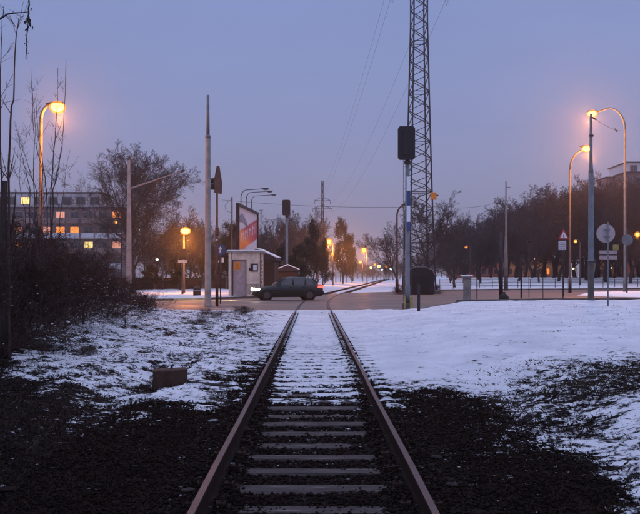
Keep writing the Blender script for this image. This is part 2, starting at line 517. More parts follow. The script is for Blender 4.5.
# ------------------------------------------------------------------ road, island, kerbs
def road_mat():
    m = bpy.data.materials.new("slushy_asphalt")
    m.use_nodes = True
    n, l = m.node_tree.nodes, m.node_tree.links
    b = n["Principled BSDF"]
    geo = n.new("ShaderNodeNewGeometry")
    mp = n.new("ShaderNodeMapping"); mp.inputs["Scale"].default_value = (0.12, 0.9, 1)
    l.new(geo.outputs["Position"], mp.inputs[0])
    a = n.new("ShaderNodeTexNoise"); a.inputs["Scale"].default_value = 1.3; a.inputs["Detail"].default_value = 6
    l.new(mp.outputs[0], a.inputs["Vector"])
    r = n.new("ShaderNodeValToRGB"); e = r.color_ramp.elements
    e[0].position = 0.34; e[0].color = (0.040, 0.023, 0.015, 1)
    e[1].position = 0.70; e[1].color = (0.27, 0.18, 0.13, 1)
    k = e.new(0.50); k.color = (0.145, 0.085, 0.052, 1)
    l.new(a.outputs["Fac"], r.inputs[0])
    sn = n.new("ShaderNodeTexNoise"); sn.inputs["Scale"].default_value = 0.55; sn.inputs["Detail"].default_value = 9; sn.inputs["Roughness"].default_value = .7
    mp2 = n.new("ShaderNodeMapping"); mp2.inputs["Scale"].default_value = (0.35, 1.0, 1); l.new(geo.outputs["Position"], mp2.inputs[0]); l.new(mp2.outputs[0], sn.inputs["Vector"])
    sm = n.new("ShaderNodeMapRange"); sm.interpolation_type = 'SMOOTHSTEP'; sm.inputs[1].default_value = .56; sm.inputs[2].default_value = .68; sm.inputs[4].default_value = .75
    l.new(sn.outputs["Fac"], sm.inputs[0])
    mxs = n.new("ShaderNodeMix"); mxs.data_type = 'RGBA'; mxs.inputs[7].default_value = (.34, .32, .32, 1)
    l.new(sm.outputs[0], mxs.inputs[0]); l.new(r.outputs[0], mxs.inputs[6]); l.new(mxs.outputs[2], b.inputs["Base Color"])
    mr = n.new("ShaderNodeMapRange"); mr.inputs[1].default_value = 0.35; mr.inputs[2].default_value = 0.65
    mr.inputs[3].default_value = 0.38; mr.inputs[4].default_value = 0.8
    l.new(a.outputs["Fac"], mr.inputs[0]); l.new(mr.outputs[0], b.inputs["Roughness"])
    c = n.new("ShaderNodeTexNoise"); c.inputs["Scale"].default_value = 14; c.inputs["Detail"].default_value = 5
    l.new(geo.outputs["Position"], c.inputs["Vector"])
    bp = n.new("ShaderNodeBump"); bp.inputs["Strength"].default_value = 0.5; bp.inputs["Distance"].default_value = 0.02
    l.new(c.outputs["Fac"], bp.inputs["Height"]); l.new(bp.outputs[0], b.inputs["Normal"])
    return m
M["road"] = road_mat()

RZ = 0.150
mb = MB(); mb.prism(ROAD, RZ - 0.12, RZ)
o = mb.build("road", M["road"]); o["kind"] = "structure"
def grid_island():
    # the snowed-over traffic island, a low heap with a kerb edge
    xs = np.arange(16, 122, 0.5); ys = np.arange(58, 90, 0.35)
    X, Y = np.meshgrid(xs, ys)
    sd = poly_sd(X, Y, ISLAND)
    Z = RZ - 0.05 + 0.17 * sstep(0.05, -0.35, sd) if False else RZ - 0.06 + 0.17 * (1 - sstep(-0.6, 0.0, sd)) + 0.10 * (1 - sstep(-3.5, -0.5, sd)) * fbm(X * 0.5, Y * 0.5, 3, 77)
    v = np.stack([X.ravel(), Y.ravel(), Z.ravel()], 1)
    nx, ny = len(xs), len(ys)
    keep = (sd < 0.3)
    idx = np.arange(nx * ny).reshape(ny, nx)
    kk = keep[:-1, :-1] & keep[:-1, 1:] & keep[1:, 1:] & keep[1:, :-1]
    f = np.stack([idx[:-1, :-1][kk], idx[:-1, 1:][kk], idx[1:, 1:][kk], idx[1:, :-1][kk]], 1)
    me = bpy.data.meshes.new("traffic_island"); me.from_pydata(v.tolist(), [], f.tolist())
    me.polygons.foreach_set("use_smooth", [True] * len(me.polygons))
    me.materials.append(M["snow"])
    o = bpy.data.objects.new("traffic_island", me); C.objects.link(o); o["kind"] = "structure"
grid_island()

def kerb(pts, name="kerb"):
    mb = MB()
    for (x0, y0), (x1, y1) in zip(pts[:-1], pts[1:]):
        L = math.hypot(x1 - x0, y1 - y0)
        mb.box(((x0 + x1) / 2, (y0 + y1) / 2, RZ + 0.02), (L, 0.18, 0.20), math.atan2(y1 - y0, x1 - x0))
    o = mb.build(name, M["kerb"]); o["kind"] = "structure"
kerb([(11, 90.2), (20, 96.2), (37, 102.2), (160, 118.2)])
kerb([(-160, 46.2), (-20, 51.2), (-8.5, 54.2), (-3.0, 62.2), (-0.6, 67.8)])
kerb([(8.2, 51.3), (14, 54.8), (30, 56.3), (160, 57.8)])

# ------------------------------------------------------------------ railway track
rng = random.Random(7)
track = thing("railway_track", "single railway track with rusty rails running straight from the camera over the road crossing", "railway track")
def rail_profile():
    return [(-.06, 0), (.06, 0), (.06, .012), (.010, .03), (.008, .132), (.026, .142), (.027, .167), (.023, .172), (-.023, .172), (-.027, .167), (-.026, .142), (-.008, .132), (-.010, .03), (-.06, .012)]
def make_rail(side):
    ys = list(np.arange(3.0, 41, 2.0)) + list(np.arange(41, 80, 1.0)) + list(np.arange(80, 470, 6.0))
    prof = rail_profile()
    vs, fs = [], []
    for i, y in enumerate(ys):
        x = float(track_x(y)); dx = float(track_x(y + .5) - track_x(y - .5))
        d = Vector((dx, 1, 0)).normalized(); nrm = Vector((d.y, -d.x, 0))
        wob = 0.004 * math.sin(y * 0.9 + side)
        for a, z in prof:
            p = Vector((x, y, z)) + nrm * (side * 0.7535 + a + wob)
            vs.append(tuple(p))
    n = len(prof)
    for i in range(len(ys) - 1):
        for k in range(n):
            a, b = i * n + k, i * n + (k + 1) % n
            fs.append((a, b, b + n, a + n))
    fs.append(tuple(range(n))); fs.append(tuple(range((len(ys) - 1) * n, len(ys) * n)))
    mb = MB(); mb.add(vs, fs, 0)
    mb.m = []
    for i in range(len(ys) - 1):
        for k in range(n): mb.m.append(1 if k in (7, ) else 0)
    mb.m += [0, 0]
    return mb
M["rail"] = mat("rail_rust", (0.013, 0.008, 0.007), 0.9, 0.0, 0.4, 3.0, 0.35, spec=.1)
M["rail_top"] = mat("worn_rail_head", (0.085, 0.044, 0.036), 0.5, 0.35, 0.35, 2.0, 0.15)
make_rail(-1).build("rail", [M["rail"], M["rail_top"]], track)
make_rail(1).build("rail", [M["rail"], M["rail_top"]], track)

def sleeper_mat():
    m = bpy.data.materials.new("frosted_sleeper")
    m.use_nodes = True
    n, l = m.node_tree.nodes, m.node_tree.links
    b = n["Principled BSDF"]; b.inputs["Roughness"].default_value = 0.9
    geo = n.new("ShaderNodeNewGeometry")
    mp = n.new("ShaderNodeMapping"); mp.inputs["Scale"].default_value = (1.6, 9, 9)
    l.new(geo.outputs["Position"], mp.inputs[0])
    a = n.new("ShaderNodeTexNoise"); a.inputs["Scale"].default_value = 1.4; a.inputs["Detail"].default_value = 7; a.inputs["Roughness"].default_value = 0.7
    l.new(mp.outputs[0], a.inputs["Vector"])
    r = n.new("ShaderNodeValToRGB"); e = r.color_ramp.elements
    e[0].position = 0.42; e[0].color = (0.014, 0.010, 0.009, 1)
    e[1].position = 0.74; e[1].color = (0.17, 0.14, 0.135, 1)
    k = e.new(0.56); k.color = (0.045, 0.034, 0.031, 1)
    l.new(a.outputs["Fac"], r.inputs[0]); l.new(r.outputs[0], b.inputs["Base Color"])
    bp = n.new("ShaderNodeBump"); bp.inputs["Strength"].default_value = 0.6; bp.inputs["Distance"].default_value = 0.01
    l.new(a.outputs["Fac"], bp.inputs["Height"]); l.new(bp.outputs[0], b.inputs["Normal"])
    return m
M["sleeper"] = sleeper_mat()
mb = MB()
# slightly irregular worn block
nxs = 14
prof = [(-.12, -.14), (.12, -.14), (.12, -.02), (.095, 0.0), (-.095, 0.0), (-.12, -.02)]
vs, fs = [], []
for i in range(nxs + 1):
    x = -1.25 + 2.5 * i / nxs
    for (y, z) in prof:
        vs.append((x, y + rng.uniform(-.008, .008), z + (rng.uniform(-.007, .005) if z > -.1 else 0)))
n = len(prof)
for i in range(nxs):
    for k in range(n):
        a, b = i * n + k, i * n + (k + 1) % n
        fs.append((a, b, b + n, a + n))
fs.append(tuple(range(n))); fs.append(tuple(range(nxs * n, nxs * n + n)))
mb.add(vs, fs)
sl_mesh = mb.mesh("sleeper", M["sleeper"])
y = 4.52
while y < 38:
    o = bpy.data.objects.new("sleeper", sl_mesh); C.objects.link(o); o.parent = track
    o.location = (rng.uniform(-.03, .03), y, rng.uniform(-.014, .004)); o.rotation_euler = (0, 0, rng.uniform(-.012, .012) + (PI if rng.random() < .5 else 0))
    y += 0.6
# clips and base plates on each sleeper
mb = MB(); y = 4.52
while y < 38:
    for s in (-1, 1):
        x = s * 0.7535
        mb.box((x, y, 0.006), (0.34, 0.16, 0.014))
        for q in (-1, 1):
            mb.box((x + q * 0.105, y + rng.uniform(-.012, .012), 0.03), (0.07, 0.10, 0.035), rng.uniform(-.15, .15))
            mb.tube([(x + q * 0.115, y, 0.03), (x + q * 0.115, y, 0.085)], 0.016, 6)
    y += 0.6
mb.build("rail_clip", mat("clip_rust", (0.030, 0.018, 0.015), .9, 0, .5, 9.0, .5, spec=.1), track, stuff=True)
# dark flange grooves through the crossing
for s in (-1, 1):
    mb = MB()
    ysg = np.arange(38.8, 76, 1.0)
    for a, b in zip(ysg[:-1], ysg[1:]):
        if not (poly_sd(np.array([float(track_x(b))]), np.array([b]), ROAD)[0] < 0): break
        xa, xb = float(track_x(a)) + s * 0.67, float(track_x(b)) + s * 0.67
        mb.box(((xa + xb) / 2, (a + b) / 2, RZ + 0.001), (0.07, math.hypot(xb - xa, 1.0), 0.008), -math.atan2(xb - xa, 1.0))
    mb.build("flange_groove", M["black"], track)

for s in (-1, 1):
    mb = MB(); yb = list(np.arange(74, 120, 1.5)) + list(np.arange(120, 470, 5.0))
    w = .17
    vs = []; fs = []
    for y in yb:
        x = float(track_x(y)) + s * .7535
        w = .32 + .06 * math.sin(y * 1.7 + s) + max(0, y - 90) * .0022
        vs += [(x - w, y, .06), (x - w * .7, y, .145), (x + w * .7, y, .145), (x + w, y, .06)]
    for i in range(len(yb) - 1):
        for k in range(3): fs.append((i * 4 + k, i * 4 + k + 1, i * 4 + k + 5, i * 4 + k + 4))
    mb.add(vs, fs); mb.build("bare_ballast_strip", M["ballast"], track)

# ------------------------------------------------------------------ ballast, litter, grass (uncountable)
def np_mesh(name, verts, faces, m, kind="stuff"):
    me = bpy.data.meshes.new(name)
    verts = np.asarray(verts, np.float32); faces = np.asarray(faces, np.int32)
    k = faces.shape[1]
    me.vertices.add(len(verts)); me.vertices.foreach_set("co", verts.ravel())
    me.loops.add(faces.size); me.loops.foreach_set("vertex_index", faces.ravel())
    me.polygons.add(len(faces)); me.polygons.foreach_set("loop_start", np.arange(0, faces.size, k, dtype=np.int32))
    me.update(calc_edges=True); me.validate()
    me.materials.append(m)
    o = bpy.data.objects.new(name, me); C.objects.link(o)
    if kind: o["kind"] = kind
    return o

nr = np.random.default_rng(5)
def stones(name, x, y, size, m, lift=0.3, flat=0.7):
    n = len(x)
    base = np.array([(1, 0, 0), (-1, 0, 0), (0, 1, 0), (0, -1, 0), (0, 0, 1), (0, 0, -1)], float)
    f = np.array([(0, 2, 4), (2, 1, 4), (1, 3, 4), (3, 0, 4), (2, 0, 5), (1, 2, 5), (3, 1, 5), (0, 3, 5)])
    V = np.repeat(base[None], n, 0) * (size[:, None, None] * nr.uniform(0.55, 1.25, (n, 6, 1)))
    V = V + nr.normal(0, 0.22, V.shape) * size[:, None, None]
    V[:, :, 2] *= flat
    a = nr.uniform(0, 2 * PI, n); c, s = np.cos(a)[:, None], np.sin(a)[:, None]
    X = V[:, :, 0] * c - V[:, :, 1] * s; Yv = V[:, :, 0] * s + V[:, :, 1] * c
    g = ground(x, y)
    V = np.stack([X + x[:, None], Yv + y[:, None], V[:, :, 2] + (g + size * lift)[:, None]], 2)
    F = f[None] + (np.arange(n) * 6)[:, None, None]
    return np_mesh(name, V.reshape(-1, 3), F.reshape(-1, 3), m)

# stones of the track bed
n = 46000
yy = 5.2 + nr.random(n) ** 1.5 * 12; xx = nr.uniform(-2.3, 2.3, n)
sz = nr.uniform(0.007, 0.024, n)
dt = np.abs(xx)
keep = (np.abs(dt - 0.7535) > 0.055) & ~((dt < 0.66) & (np.abs(((yy - 4.52 + .3) % 0.6) - .3) < .10) & (nr.random(n) < np.where(dt > .48, .45, .86)))
keep &= (snowmask(xx, yy) < 0.55) | (nr.random(n) < 0.03)
tag(stones("track_ballast", xx[keep], yy[keep], sz[keep], M["ballast"], 0.35), "dark crushed stone ballast between and beside the rusty rails", "ballast")
# clods and dead leaves scattered in the dark foreground
n = 75000
yy = 5.5 + nr.random(n) ** 1.3 * 9; xx = nr.uniform(-7, 7, n) * (yy / 14)
keep = (np.abs(xx) > 1.3) & (snowmask(xx, yy) + .3 * (fbm(xx * 5, yy * 5, 2, 91) - .5) < 0.40)
M["clod"] = mat("soil_clod", (0.013, 0.0078, 0.0058), 0.95, 0, 0.75, 1.2, 0, spec=.05)
tag(stones("soil_clods", xx[keep], yy[keep], nr.uniform(0.003, 0.013, keep.sum()), M["clod"], 0.5, 0.45), "dark clods and leaf litter on the bare soil beside the track", "soil")
# clods poking out of snow
n = 85000
yy = 6.2 + nr.random(n) ** 1.15 * 37; xx = (nr.uniform(-0.36, 0.40, n)) * yy
fn = fbm(xx * 1.4, yy * 1.4, 4, 55)
dens = np.where(xx / yy < -0.03, 0.55, 0.5) * (.4 + 2.2 * sstep(.45, .7, fn)) + .8 * (np.abs(xx) > 1.2) * (yy < 15.5)
keep = (nr.random(n) < dens) & (np.abs(np.abs(xx) - .75) > 0.10) & (poly_sd(xx, yy, ROAD) > 0.3)
tag(stones("leaf_litter", xx[keep], yy[keep], nr.uniform(0.005, 0.017, keep.sum()) * (.7 + yy[keep] / 40), M["clod"], 1.0, 0.5), "dead leaves and clods showing through the snow", "leaf litter")

def blades(name, x, y, h, m, lean=0.5, w=0.006):
    n = len(x)
    g = ground(x, y)
    a = nr.uniform(0, 2 * PI, n); ln = nr.uniform(0.1, lean, n) * h
    tx, ty = x + np.cos(a) * ln, y + np.sin(a) * ln
    p = nr.uniform(0, PI, n); ww = w * nr.uniform(.7, 1.6, n)
    V = np.stack([np.stack([x - ww * np.cos(p), y - ww * np.sin(p), g - .02], 1), np.stack([x + ww * np.cos(p), y + ww * np.sin(p), g - .02], 1),
                  np.stack([(x + tx) / 2 + ww * .8 * np.cos(p), (y + ty) / 2 + ww * .8 * np.sin(p), g + h * .65], 1),
                  np.stack([tx, ty, g + h], 1)], 1)
    F = np.stack([np.arange(n) * 4, np.arange(n) * 4 + 1, np.arange(n) * 4 + 2, np.arange(n) * 4 + 3], 1)
    return np_mesh(name, V.reshape(-1, 3), F, m)
# clumped dry weeds
def clumps(centres, per, spread):
    xs, ys = [], []
    for (cx, cy) in centres:
        k = int(per * rng.uniform(.5, 1.5)); s = spread * rng.uniform(.6, 1.4)
        xs.append(nr.normal(cx, s, k)); ys.append(nr.normal(cy, s, k))
    return np.concatenate(xs), np.concatenate(ys)
cen = [(ax(rng.uniform(60, 285), Y), Y) for Y in [rng.uniform(11, 37) for _ in range(90)]]
cen += [(ax(rng.uniform(195, 262), Y), Y) for Y in [rng.uniform(26, 37) for _ in range(60)]]
cen += [(ax(rng.uniform(350, 640), Y), Y) for Y in [rng.uniform(20, 44) for _ in range(3)]]
cen += [(ax(rng.uniform(480, 650), Y), Y) for Y in [rng.uniform(10.5, 15.2) for _ in range(34)]]
cen = [c for c in cen if abs(c[0]) > 1.2]
xx, yy = clumps(cen, 60, 0.20)
tag(blades("dry_grass", xx, yy, nr.uniform(0.01, 0.075, len(xx)), M["grass"], 1.8, .0022), "dry brown grass tufts poking through the snow beside the track", "grass")
n = 16000
yy = 5.5 + nr.random(n) * 9; xx = nr.uniform(-.4, .4, n) * yy
k = (np.abs(xx) > 1.15) & (snowmask(xx, yy) < .7)
tag(blades("dead_grass", xx[k], yy[k], nr.uniform(0.015, 0.06, k.sum()), M["leaf"], 1.3, .004), "short dead grass on the dark foreground soil", "grass")

# ------------------------------------------------------------------ trees
def perp(d, rg):
    v = Vector((rg.gauss(0, 1), rg.gauss(0, 1), rg.gauss(0, 1)))
    v = v - d * v.dot(d)
    return v.normalized() if v.length > 1e-6 else d.orthogonal().normalized()

def grow(seed, H=12.0, r0=0.22, kids=(9, 7, 6, 5, 3), spread=(0.95, 0.8, 0.8, 0.8, 0.8), ratio=(0.55, 0.55, 0.5, 0.5, 0.5), first=0.25, up=0.12, wob=0.12, rmin=0.012, trunk_len=None, leaf=0, leafsize=0.12):
    rg = random.Random(seed)
    trunk, crown, leaves = MB(), MB(), MB()
    NP = (8, 6, 4, 3, 2, 2); NS = (7, 5, 4, 3, 3, 3)
    def br(p, d, L, r, lvl):
        npt = NP[lvl]; pts = [p.copy()]; rad = [r]
        q = p.copy(); dd = d.copy(); step = L / (npt - 1)
        for i in range(1, npt):
            dd = (dd + Vector((rg.gauss(0, wob), rg.gauss(0, wob), rg.gauss(0, wob) + (up if lvl else 0)))).normalized()
            q = q + dd * step
            pts.append(q.copy()); rad.append(max(rmin * .6, r * (1 - 0.8 * i / (npt - 1))))
        (trunk if lvl == 0 else crown).tube(pts, rad, NS[lvl], caps=False)
        if lvl >= len(kids):
            if leaf:
                for _ in range(leaf):
                    c = pts[-1] + Vector((rg.gauss(0, .22), rg.gauss(0, .22), rg.gauss(0, .22)))
                    a = Vector((rg.gauss(0, 1), rg.gauss(0, 1), rg.gauss(0, 1))).normalized() * leafsize * rg.uniform(.6, 1.3)
                    b = perp(a.normalized(), rg) * leafsize * .5
                    leaves.add([tuple(c - a), tuple(c + b), tuple(c + a), tuple(c - b)], [(0, 1, 2, 3)])
            return
        nk = kids[lvl]
        for j in range(nk):
            t = first + (1 - first) * (j + rg.random()) / nk if lvl == 0 else 0.12 + 0.88 * (j + rg.random()) / nk
            t = min(t, .999)
            s = t * (npt - 1); i = int(s); fr = s - i
            bp = pts[i].lerp(pts[i + 1], fr); rr = rad[i] * (1 - fr) + rad[i + 1] * fr
            bd = (pts[i + 1] - pts[i]).normalized()
            ang = spread[lvl] * rg.uniform(.65, 1.25)
            nd = (bd * math.cos(ang) + perp(bd, rg) * math.sin(ang)).normalized()
            nl = L * ratio[lvl] * rg.uniform(.7, 1.2) * (1.15 - .55 * t if lvl == 0 else 1.1 - .5 * t)
            br(bp, nd, nl, max(rmin, rr * rg.uniform(.45, .65)), lvl + 1)
    br(Vector((0, 0, -.2)), Vector((0, 0, 1)), trunk_len or H * .8, r0, 0)
    top = max(v[2] for v in crown.v)
    return trunk, crown, leaves, top

def tree_template(seed, bark=None, leafmat=None, **kw):
    t, c, lv, top = grow(seed, **kw)
    s = 1.0 / top
    for mbx in (t, c, lv):
        mbx.v = [(a * s, b * s, z * s) for a, b, z in mbx.v]
    bk = bark or M["bark_far"]
    tm = t.mesh("trunk", bk, True)
    if lv.v:
        c.m = [0] * len(c.f)
        c.add(lv.v, lv.f, 1)
        cm = c.mesh("crown", [bk, leafmat or M["needle"]])
    else:
        cm = c.mesh("crown", bk)
    return tm, cm

def plant_tree(tpl, x, y, h, label, cat="tree", group=None, rz=None, wide=1.0, name="bare_tree", z=None):
    o = thing(name, label, cat, (x, y, float(ground(np.array([x]), np.array([y]))[0]) if z is None else z), rz if rz is not None else rng.uniform(0, 6.28), group)
    o.scale = (h * wide, h * wide, h)
    for nm, me in zip(("trunk", "crown"), tpl):
        c = bpy.data.objects.new(nm, me); C.objects.link(c); c.parent = o
    return o

T_big = tree_template(11, H=13, r0=.30, kids=(24, 11, 8, 6, 4), spread=(.92, .75, .8, .85, .9), ratio=(.62, .55, .52, .5, .5), first=.15, rmin=.011, trunk_len=12.0, up=.045, wob=.11)
T_a = tree_template(12, H=12, r0=.22, kids=(12, 9, 7, 5, 3), ratio=(.75, .52, .5, .5, .5), trunk_len=8.5, rmin=.014)
T_b = tree_template(13, H=12, r0=.20, kids=(13, 8, 7, 5, 3), spread=(.75, .7, .7, .8, .8), ratio=(.7, .52, .5, .5, .5), trunk_len=9, rmin=.014, first=.22)
T_c = tree_template(14, H=12, r0=.24, kids=(13, 9, 7, 5, 3), spread=(1.05, .75, .8, .8, .8), ratio=(.8, .5, .5, .5, .5), trunk_len=8, rmin=.014, first=.18)
T_ever = tree_template(15, H=9, r0=.2, kids=(12, 7, 5), spread=(.9, .8, .8), ratio=(.45, .5, .5), first=.08, leaf=22, leafsize=.13, rmin=.015)
T_con = tree_template(16, H=10, r0=.14, kids=(46, 9, 4), spread=(1.15, .8, .7), ratio=(.15, .5, .5), first=.06, leaf=5, leafsize=.09, rmin=.01, up=-.02, wob=.05)
T_bush = tree_template(17, H=3, r0=.05, kids=(18, 9, 7, 5), spread=(1.1, .8, .8, .8), ratio=(.75, .6, .55, .5), first=.02, leaf=1, leafsize=.018, leafmat=M["leaf"], bark=M["bush_bark"], rmin=.0062)
T_bush2 = tree_template(18, H=3, r0=.04, kids=(20, 10, 7, 4), spread=(1.3, .8, .9, .8), ratio=(.8, .6, .5, .5), first=.01, leaf=1, leafsize=.016, leafmat=M["leaf"], bark=M["bush_bark"], rmin=.0062, up=.02)

# big bare tree left of centre: turned so that the crown spreads evenly to both sides
_co = np.array([v.co[:] for v in T_big[1].vertices])
best = None
for k in range(36):
    a_ = k * PI / 18
    xr = _co[:, 0] * math.cos(a_) - _co[:, 1] * math.sin(a_)
    lo_, hi_ = np.percentile(xr, 2), np.percentile(xr, 98)
    if best is None or abs(lo_ + hi_) < best[0]: best = (abs(lo_ + hi_), a_, hi_ - lo_)
wd_ = (181 - 84) * 94 / 900
plant_tree(T_big, ax(132, 94), 94, 16.0, "large spreading bare tree behind the pole with a slanting arm, left of the crossing", rz=best[1], wide=wd_ / best[2] / 16.0)
# bare tree behind the lattice tower
plant_tree(T_c, ax(428, 100), 100, 11.2, "wide bare tree standing right behind the lattice tower", rz=2.0, wide=1.05)
plant_tree(T_a, ax(398, 118), 118, 8.5, "small bare tree left of the lattice tower by the track", rz=1.0)
plant_tree(T_c, ax(455, 112), 112, 8.8, "bare tree between the lattice tower and the white gate pillar", rz=3.0)
# right wood
def wood_label(px, D, h):
    row = {128: "front row", 148: "second row", 172: "third row", 200: "rearmost row"}[D]
    where = next(w for p, w in ((462, "behind the lattice tower's right side"), (482, "behind the pale gate pillar"), (500, "left of the slim grey pole"), (516, "right of the slim grey pole"),
                                (532, "behind the small dark board"), (552, "before the ochre house"), (566, "left of the triangular sign"), (582, "right of the triangular sign"), (598, "behind the blue grey mast"),
                                (616, "behind the round sign"), (632, "behind the taller lamp post"), (999, "at the right picture edge")) if px < p)
    return "bare tree in the %s of the wood, %s" % (row, where)
def wood():
    tops = [(440, 226), (460, 220), (480, 213), (500, 208), (520, 200), (545, 189), (570, 181), (600, 177), (640, 174), (680, 170), (720, 170)]
    def top(px):
        for (a, ya), (b, yb) in zip(tops[:-1], tops[1:]):
            if px <= b: return ya + (yb - ya) * (px - a) / (b - a)
        return 178
    T = [T_a, T_b, T_c]
    for D, step, dy in ((128, 25, 10), (148, 17, 4), (172, 13, 0), (200, 12, 3)):
        px = 440 + rng.uniform(0, 15)
        while px < 720:
            y = D + rng.uniform(-7, 7)
            h = (276 - (top(px) + dy + rng.uniform(-5, 7))) * y / 900 + .5
            plant_tree(T[rng.randrange(3)], ax(px, y), y, h, wood_label(px, D, h), group="bare trees of the wood on the right", wide=rng.uniform(.9, 1.15))
            px += step * rng.uniform(.75, 1.25)
wood()
# left background trees: mixed heights before and beside the flats
def where_left(px):
    return next(w for p, w in ((-10, "beyond the left picture edge"), (20, "behind the cut off trunk"), (50, "behind the tall saplings"), (85, "below the two orange windows"), (110, "left of the big spreading tree"),
                               (160, "between big tree and small signal"), (174, "left of the low sodium lamp"), (180, "right behind the low sodium lamp"), (195, "just right of the low sodium lamp"), (999, "behind the tall two part pole")) if px < p)
def where_kiosk(px):
    return {262: "rising behind the kiosk's right corner", 276: "between kiosk roof and distant railway signal", 291: "directly behind the distant railway signal", 302: "just right of the distant railway signal",
            270: "low behind the shed's snowy roof", 318: "in front of the far small pylon", 250: "behind the advertising board's right edge", 236: "behind the advertising board's left edge"}[px]
def leftbg():
    T = [T_a, T_b, T_c]
    for px, D, h, w in [(-20, 100, 8, 1), (14, 105, 5, 1), (45, 98, 4.2, 1.2), (78, 104, 4.5, 1.2), (98, 100, 5, 1.2), (156, 105, 7.5, 1.1), (172, 112, 9.5, 1), (190, 108, 9, 1.1), (205, 118, 11, 1), (176, 125, 7, 1.2)]:
        plant_tree(rng.choice(T), ax(px, D), D, h, "%s bare tree %s, before the flats" % ("tall" if h > 7 else "low", where_left(px)), group="bare trees before the block of flats", wide=w)
    for px, D, h, w in [(262, 150, 12, 1), (276, 140, 12, .9), (291, 150, 13, .9), (302, 160, 14, .9), (270, 170, 10, 1.1), (318, 200, 16, .8), (250, 165, 12, 1), (236, 150, 10, 1)]:
        plant_tree(rng.choice(T), ax(px, D), D, h, "bare tree %s" % where_kiosk(px), group="bare trees behind the kiosk", wide=w)
leftbg()
plant_tree(T_con, ax(228, 100), 100, 7.4, "slender dark conifer left of the advertising board", name="conifer", wide=.9)
plant_tree(T_con, ax(221, 104), 104, 5.4, "short dark conifer beside the slender one near the blue sign", name="conifer", wide=.9)
plant_tree(T_ever, ax(314, 96), 96, 7.2, "ivy clad dark tree left of the sodium lamp beyond the car", name="evergreen_tree", wide=.62, rz=.4)
plant_tree(T_ever, ax(297, 90), 90, 4.6, "broad dark evergreen behind the rear signal mast", name="evergreen_tree", wide=1.0, rz=1.4)
plant_tree(T_ever, ax(277, 86), 86, 4.2, "low dark evergreen to the right of the kiosk", name="evergreen_tree", wide=1.0, rz=2.4)
plant_tree(T_ever, ax(323, 105), 105, 5.8, "dark evergreen with orange lamp light on its right side", name="evergreen_tree", wide=.6, rz=3.3)
plant_tree(T_ever, ax(343, 165), 165, 12.0, "tall leafy evergreen between the two brightest lamps of the far street", name="evergreen_tree", wide=.62, rz=4.3)
plant_tree(T_ever, ax(352, 190), 190, 10.0, "leafy evergreen right of the tall one in the far street", name="evergreen_tree", wide=.5, rz=5.3)
plant_tree(T_ever, ax(180, 92), 92, 3.0, "clipped brown hedge tree behind the small traffic signal", name="evergreen_tree", wide=1.6, rz=5.9)
plant_tree(T_ever, ax(206, 90), 90, 4.4, "dark evergreen directly behind the tall two part pole", name="evergreen_tree", wide=1.0, rz=1.9)
plant_tree(T_ever, ax(152, 96), 96, 2.6, "low brown hedge shrub behind the snowy verge", name="evergreen_tree", wide=1.6, rz=.9)
# far low trees closing the view down the track
for i in range(30):
    px = 345 + i * 4.2 + rng.uniform(-2, 2); D = rng.uniform(330, 520)
    if 366 < px < 392: h = rng.uniform(4, 6.5)
    else: h = rng.uniform(7, 13)
    plant_tree(rng.choice([T_a, T_b, T_c]), ax(px, D), D, h, "far bare tree closing the view along the railway", group="far bare trees along the railway", wide=1.2)
for i in range(20):
    px = 150 + i * 9 + rng.uniform(-4, 4); D = rng.uniform(170, 230)
    plant_tree(rng.choice([T_a, T_b, T_c]), ax(px, D), D, rng.uniform(8, 13), "distant bare tree beyond the road left of the crossing", group="distant bare trees left of the crossing", wide=1.1)

# ------------------------------------------------------------------ lamps
def add_light(parent, loc, power, col=(1.0, 0.45, 0.12), radius=0.12):
    col = (1.0, 0.31, 0.045); power *= 2.1
    ld = bpy.data.lights.new("lamp_light", 'POINT'); ld.energy = power; ld.color = col; ld.shadow_soft_size = radius
    lo = bpy.data.objects.new("lamp_light", ld); C.objects.link(lo); lo.parent = parent; lo.location = loc
    return lo

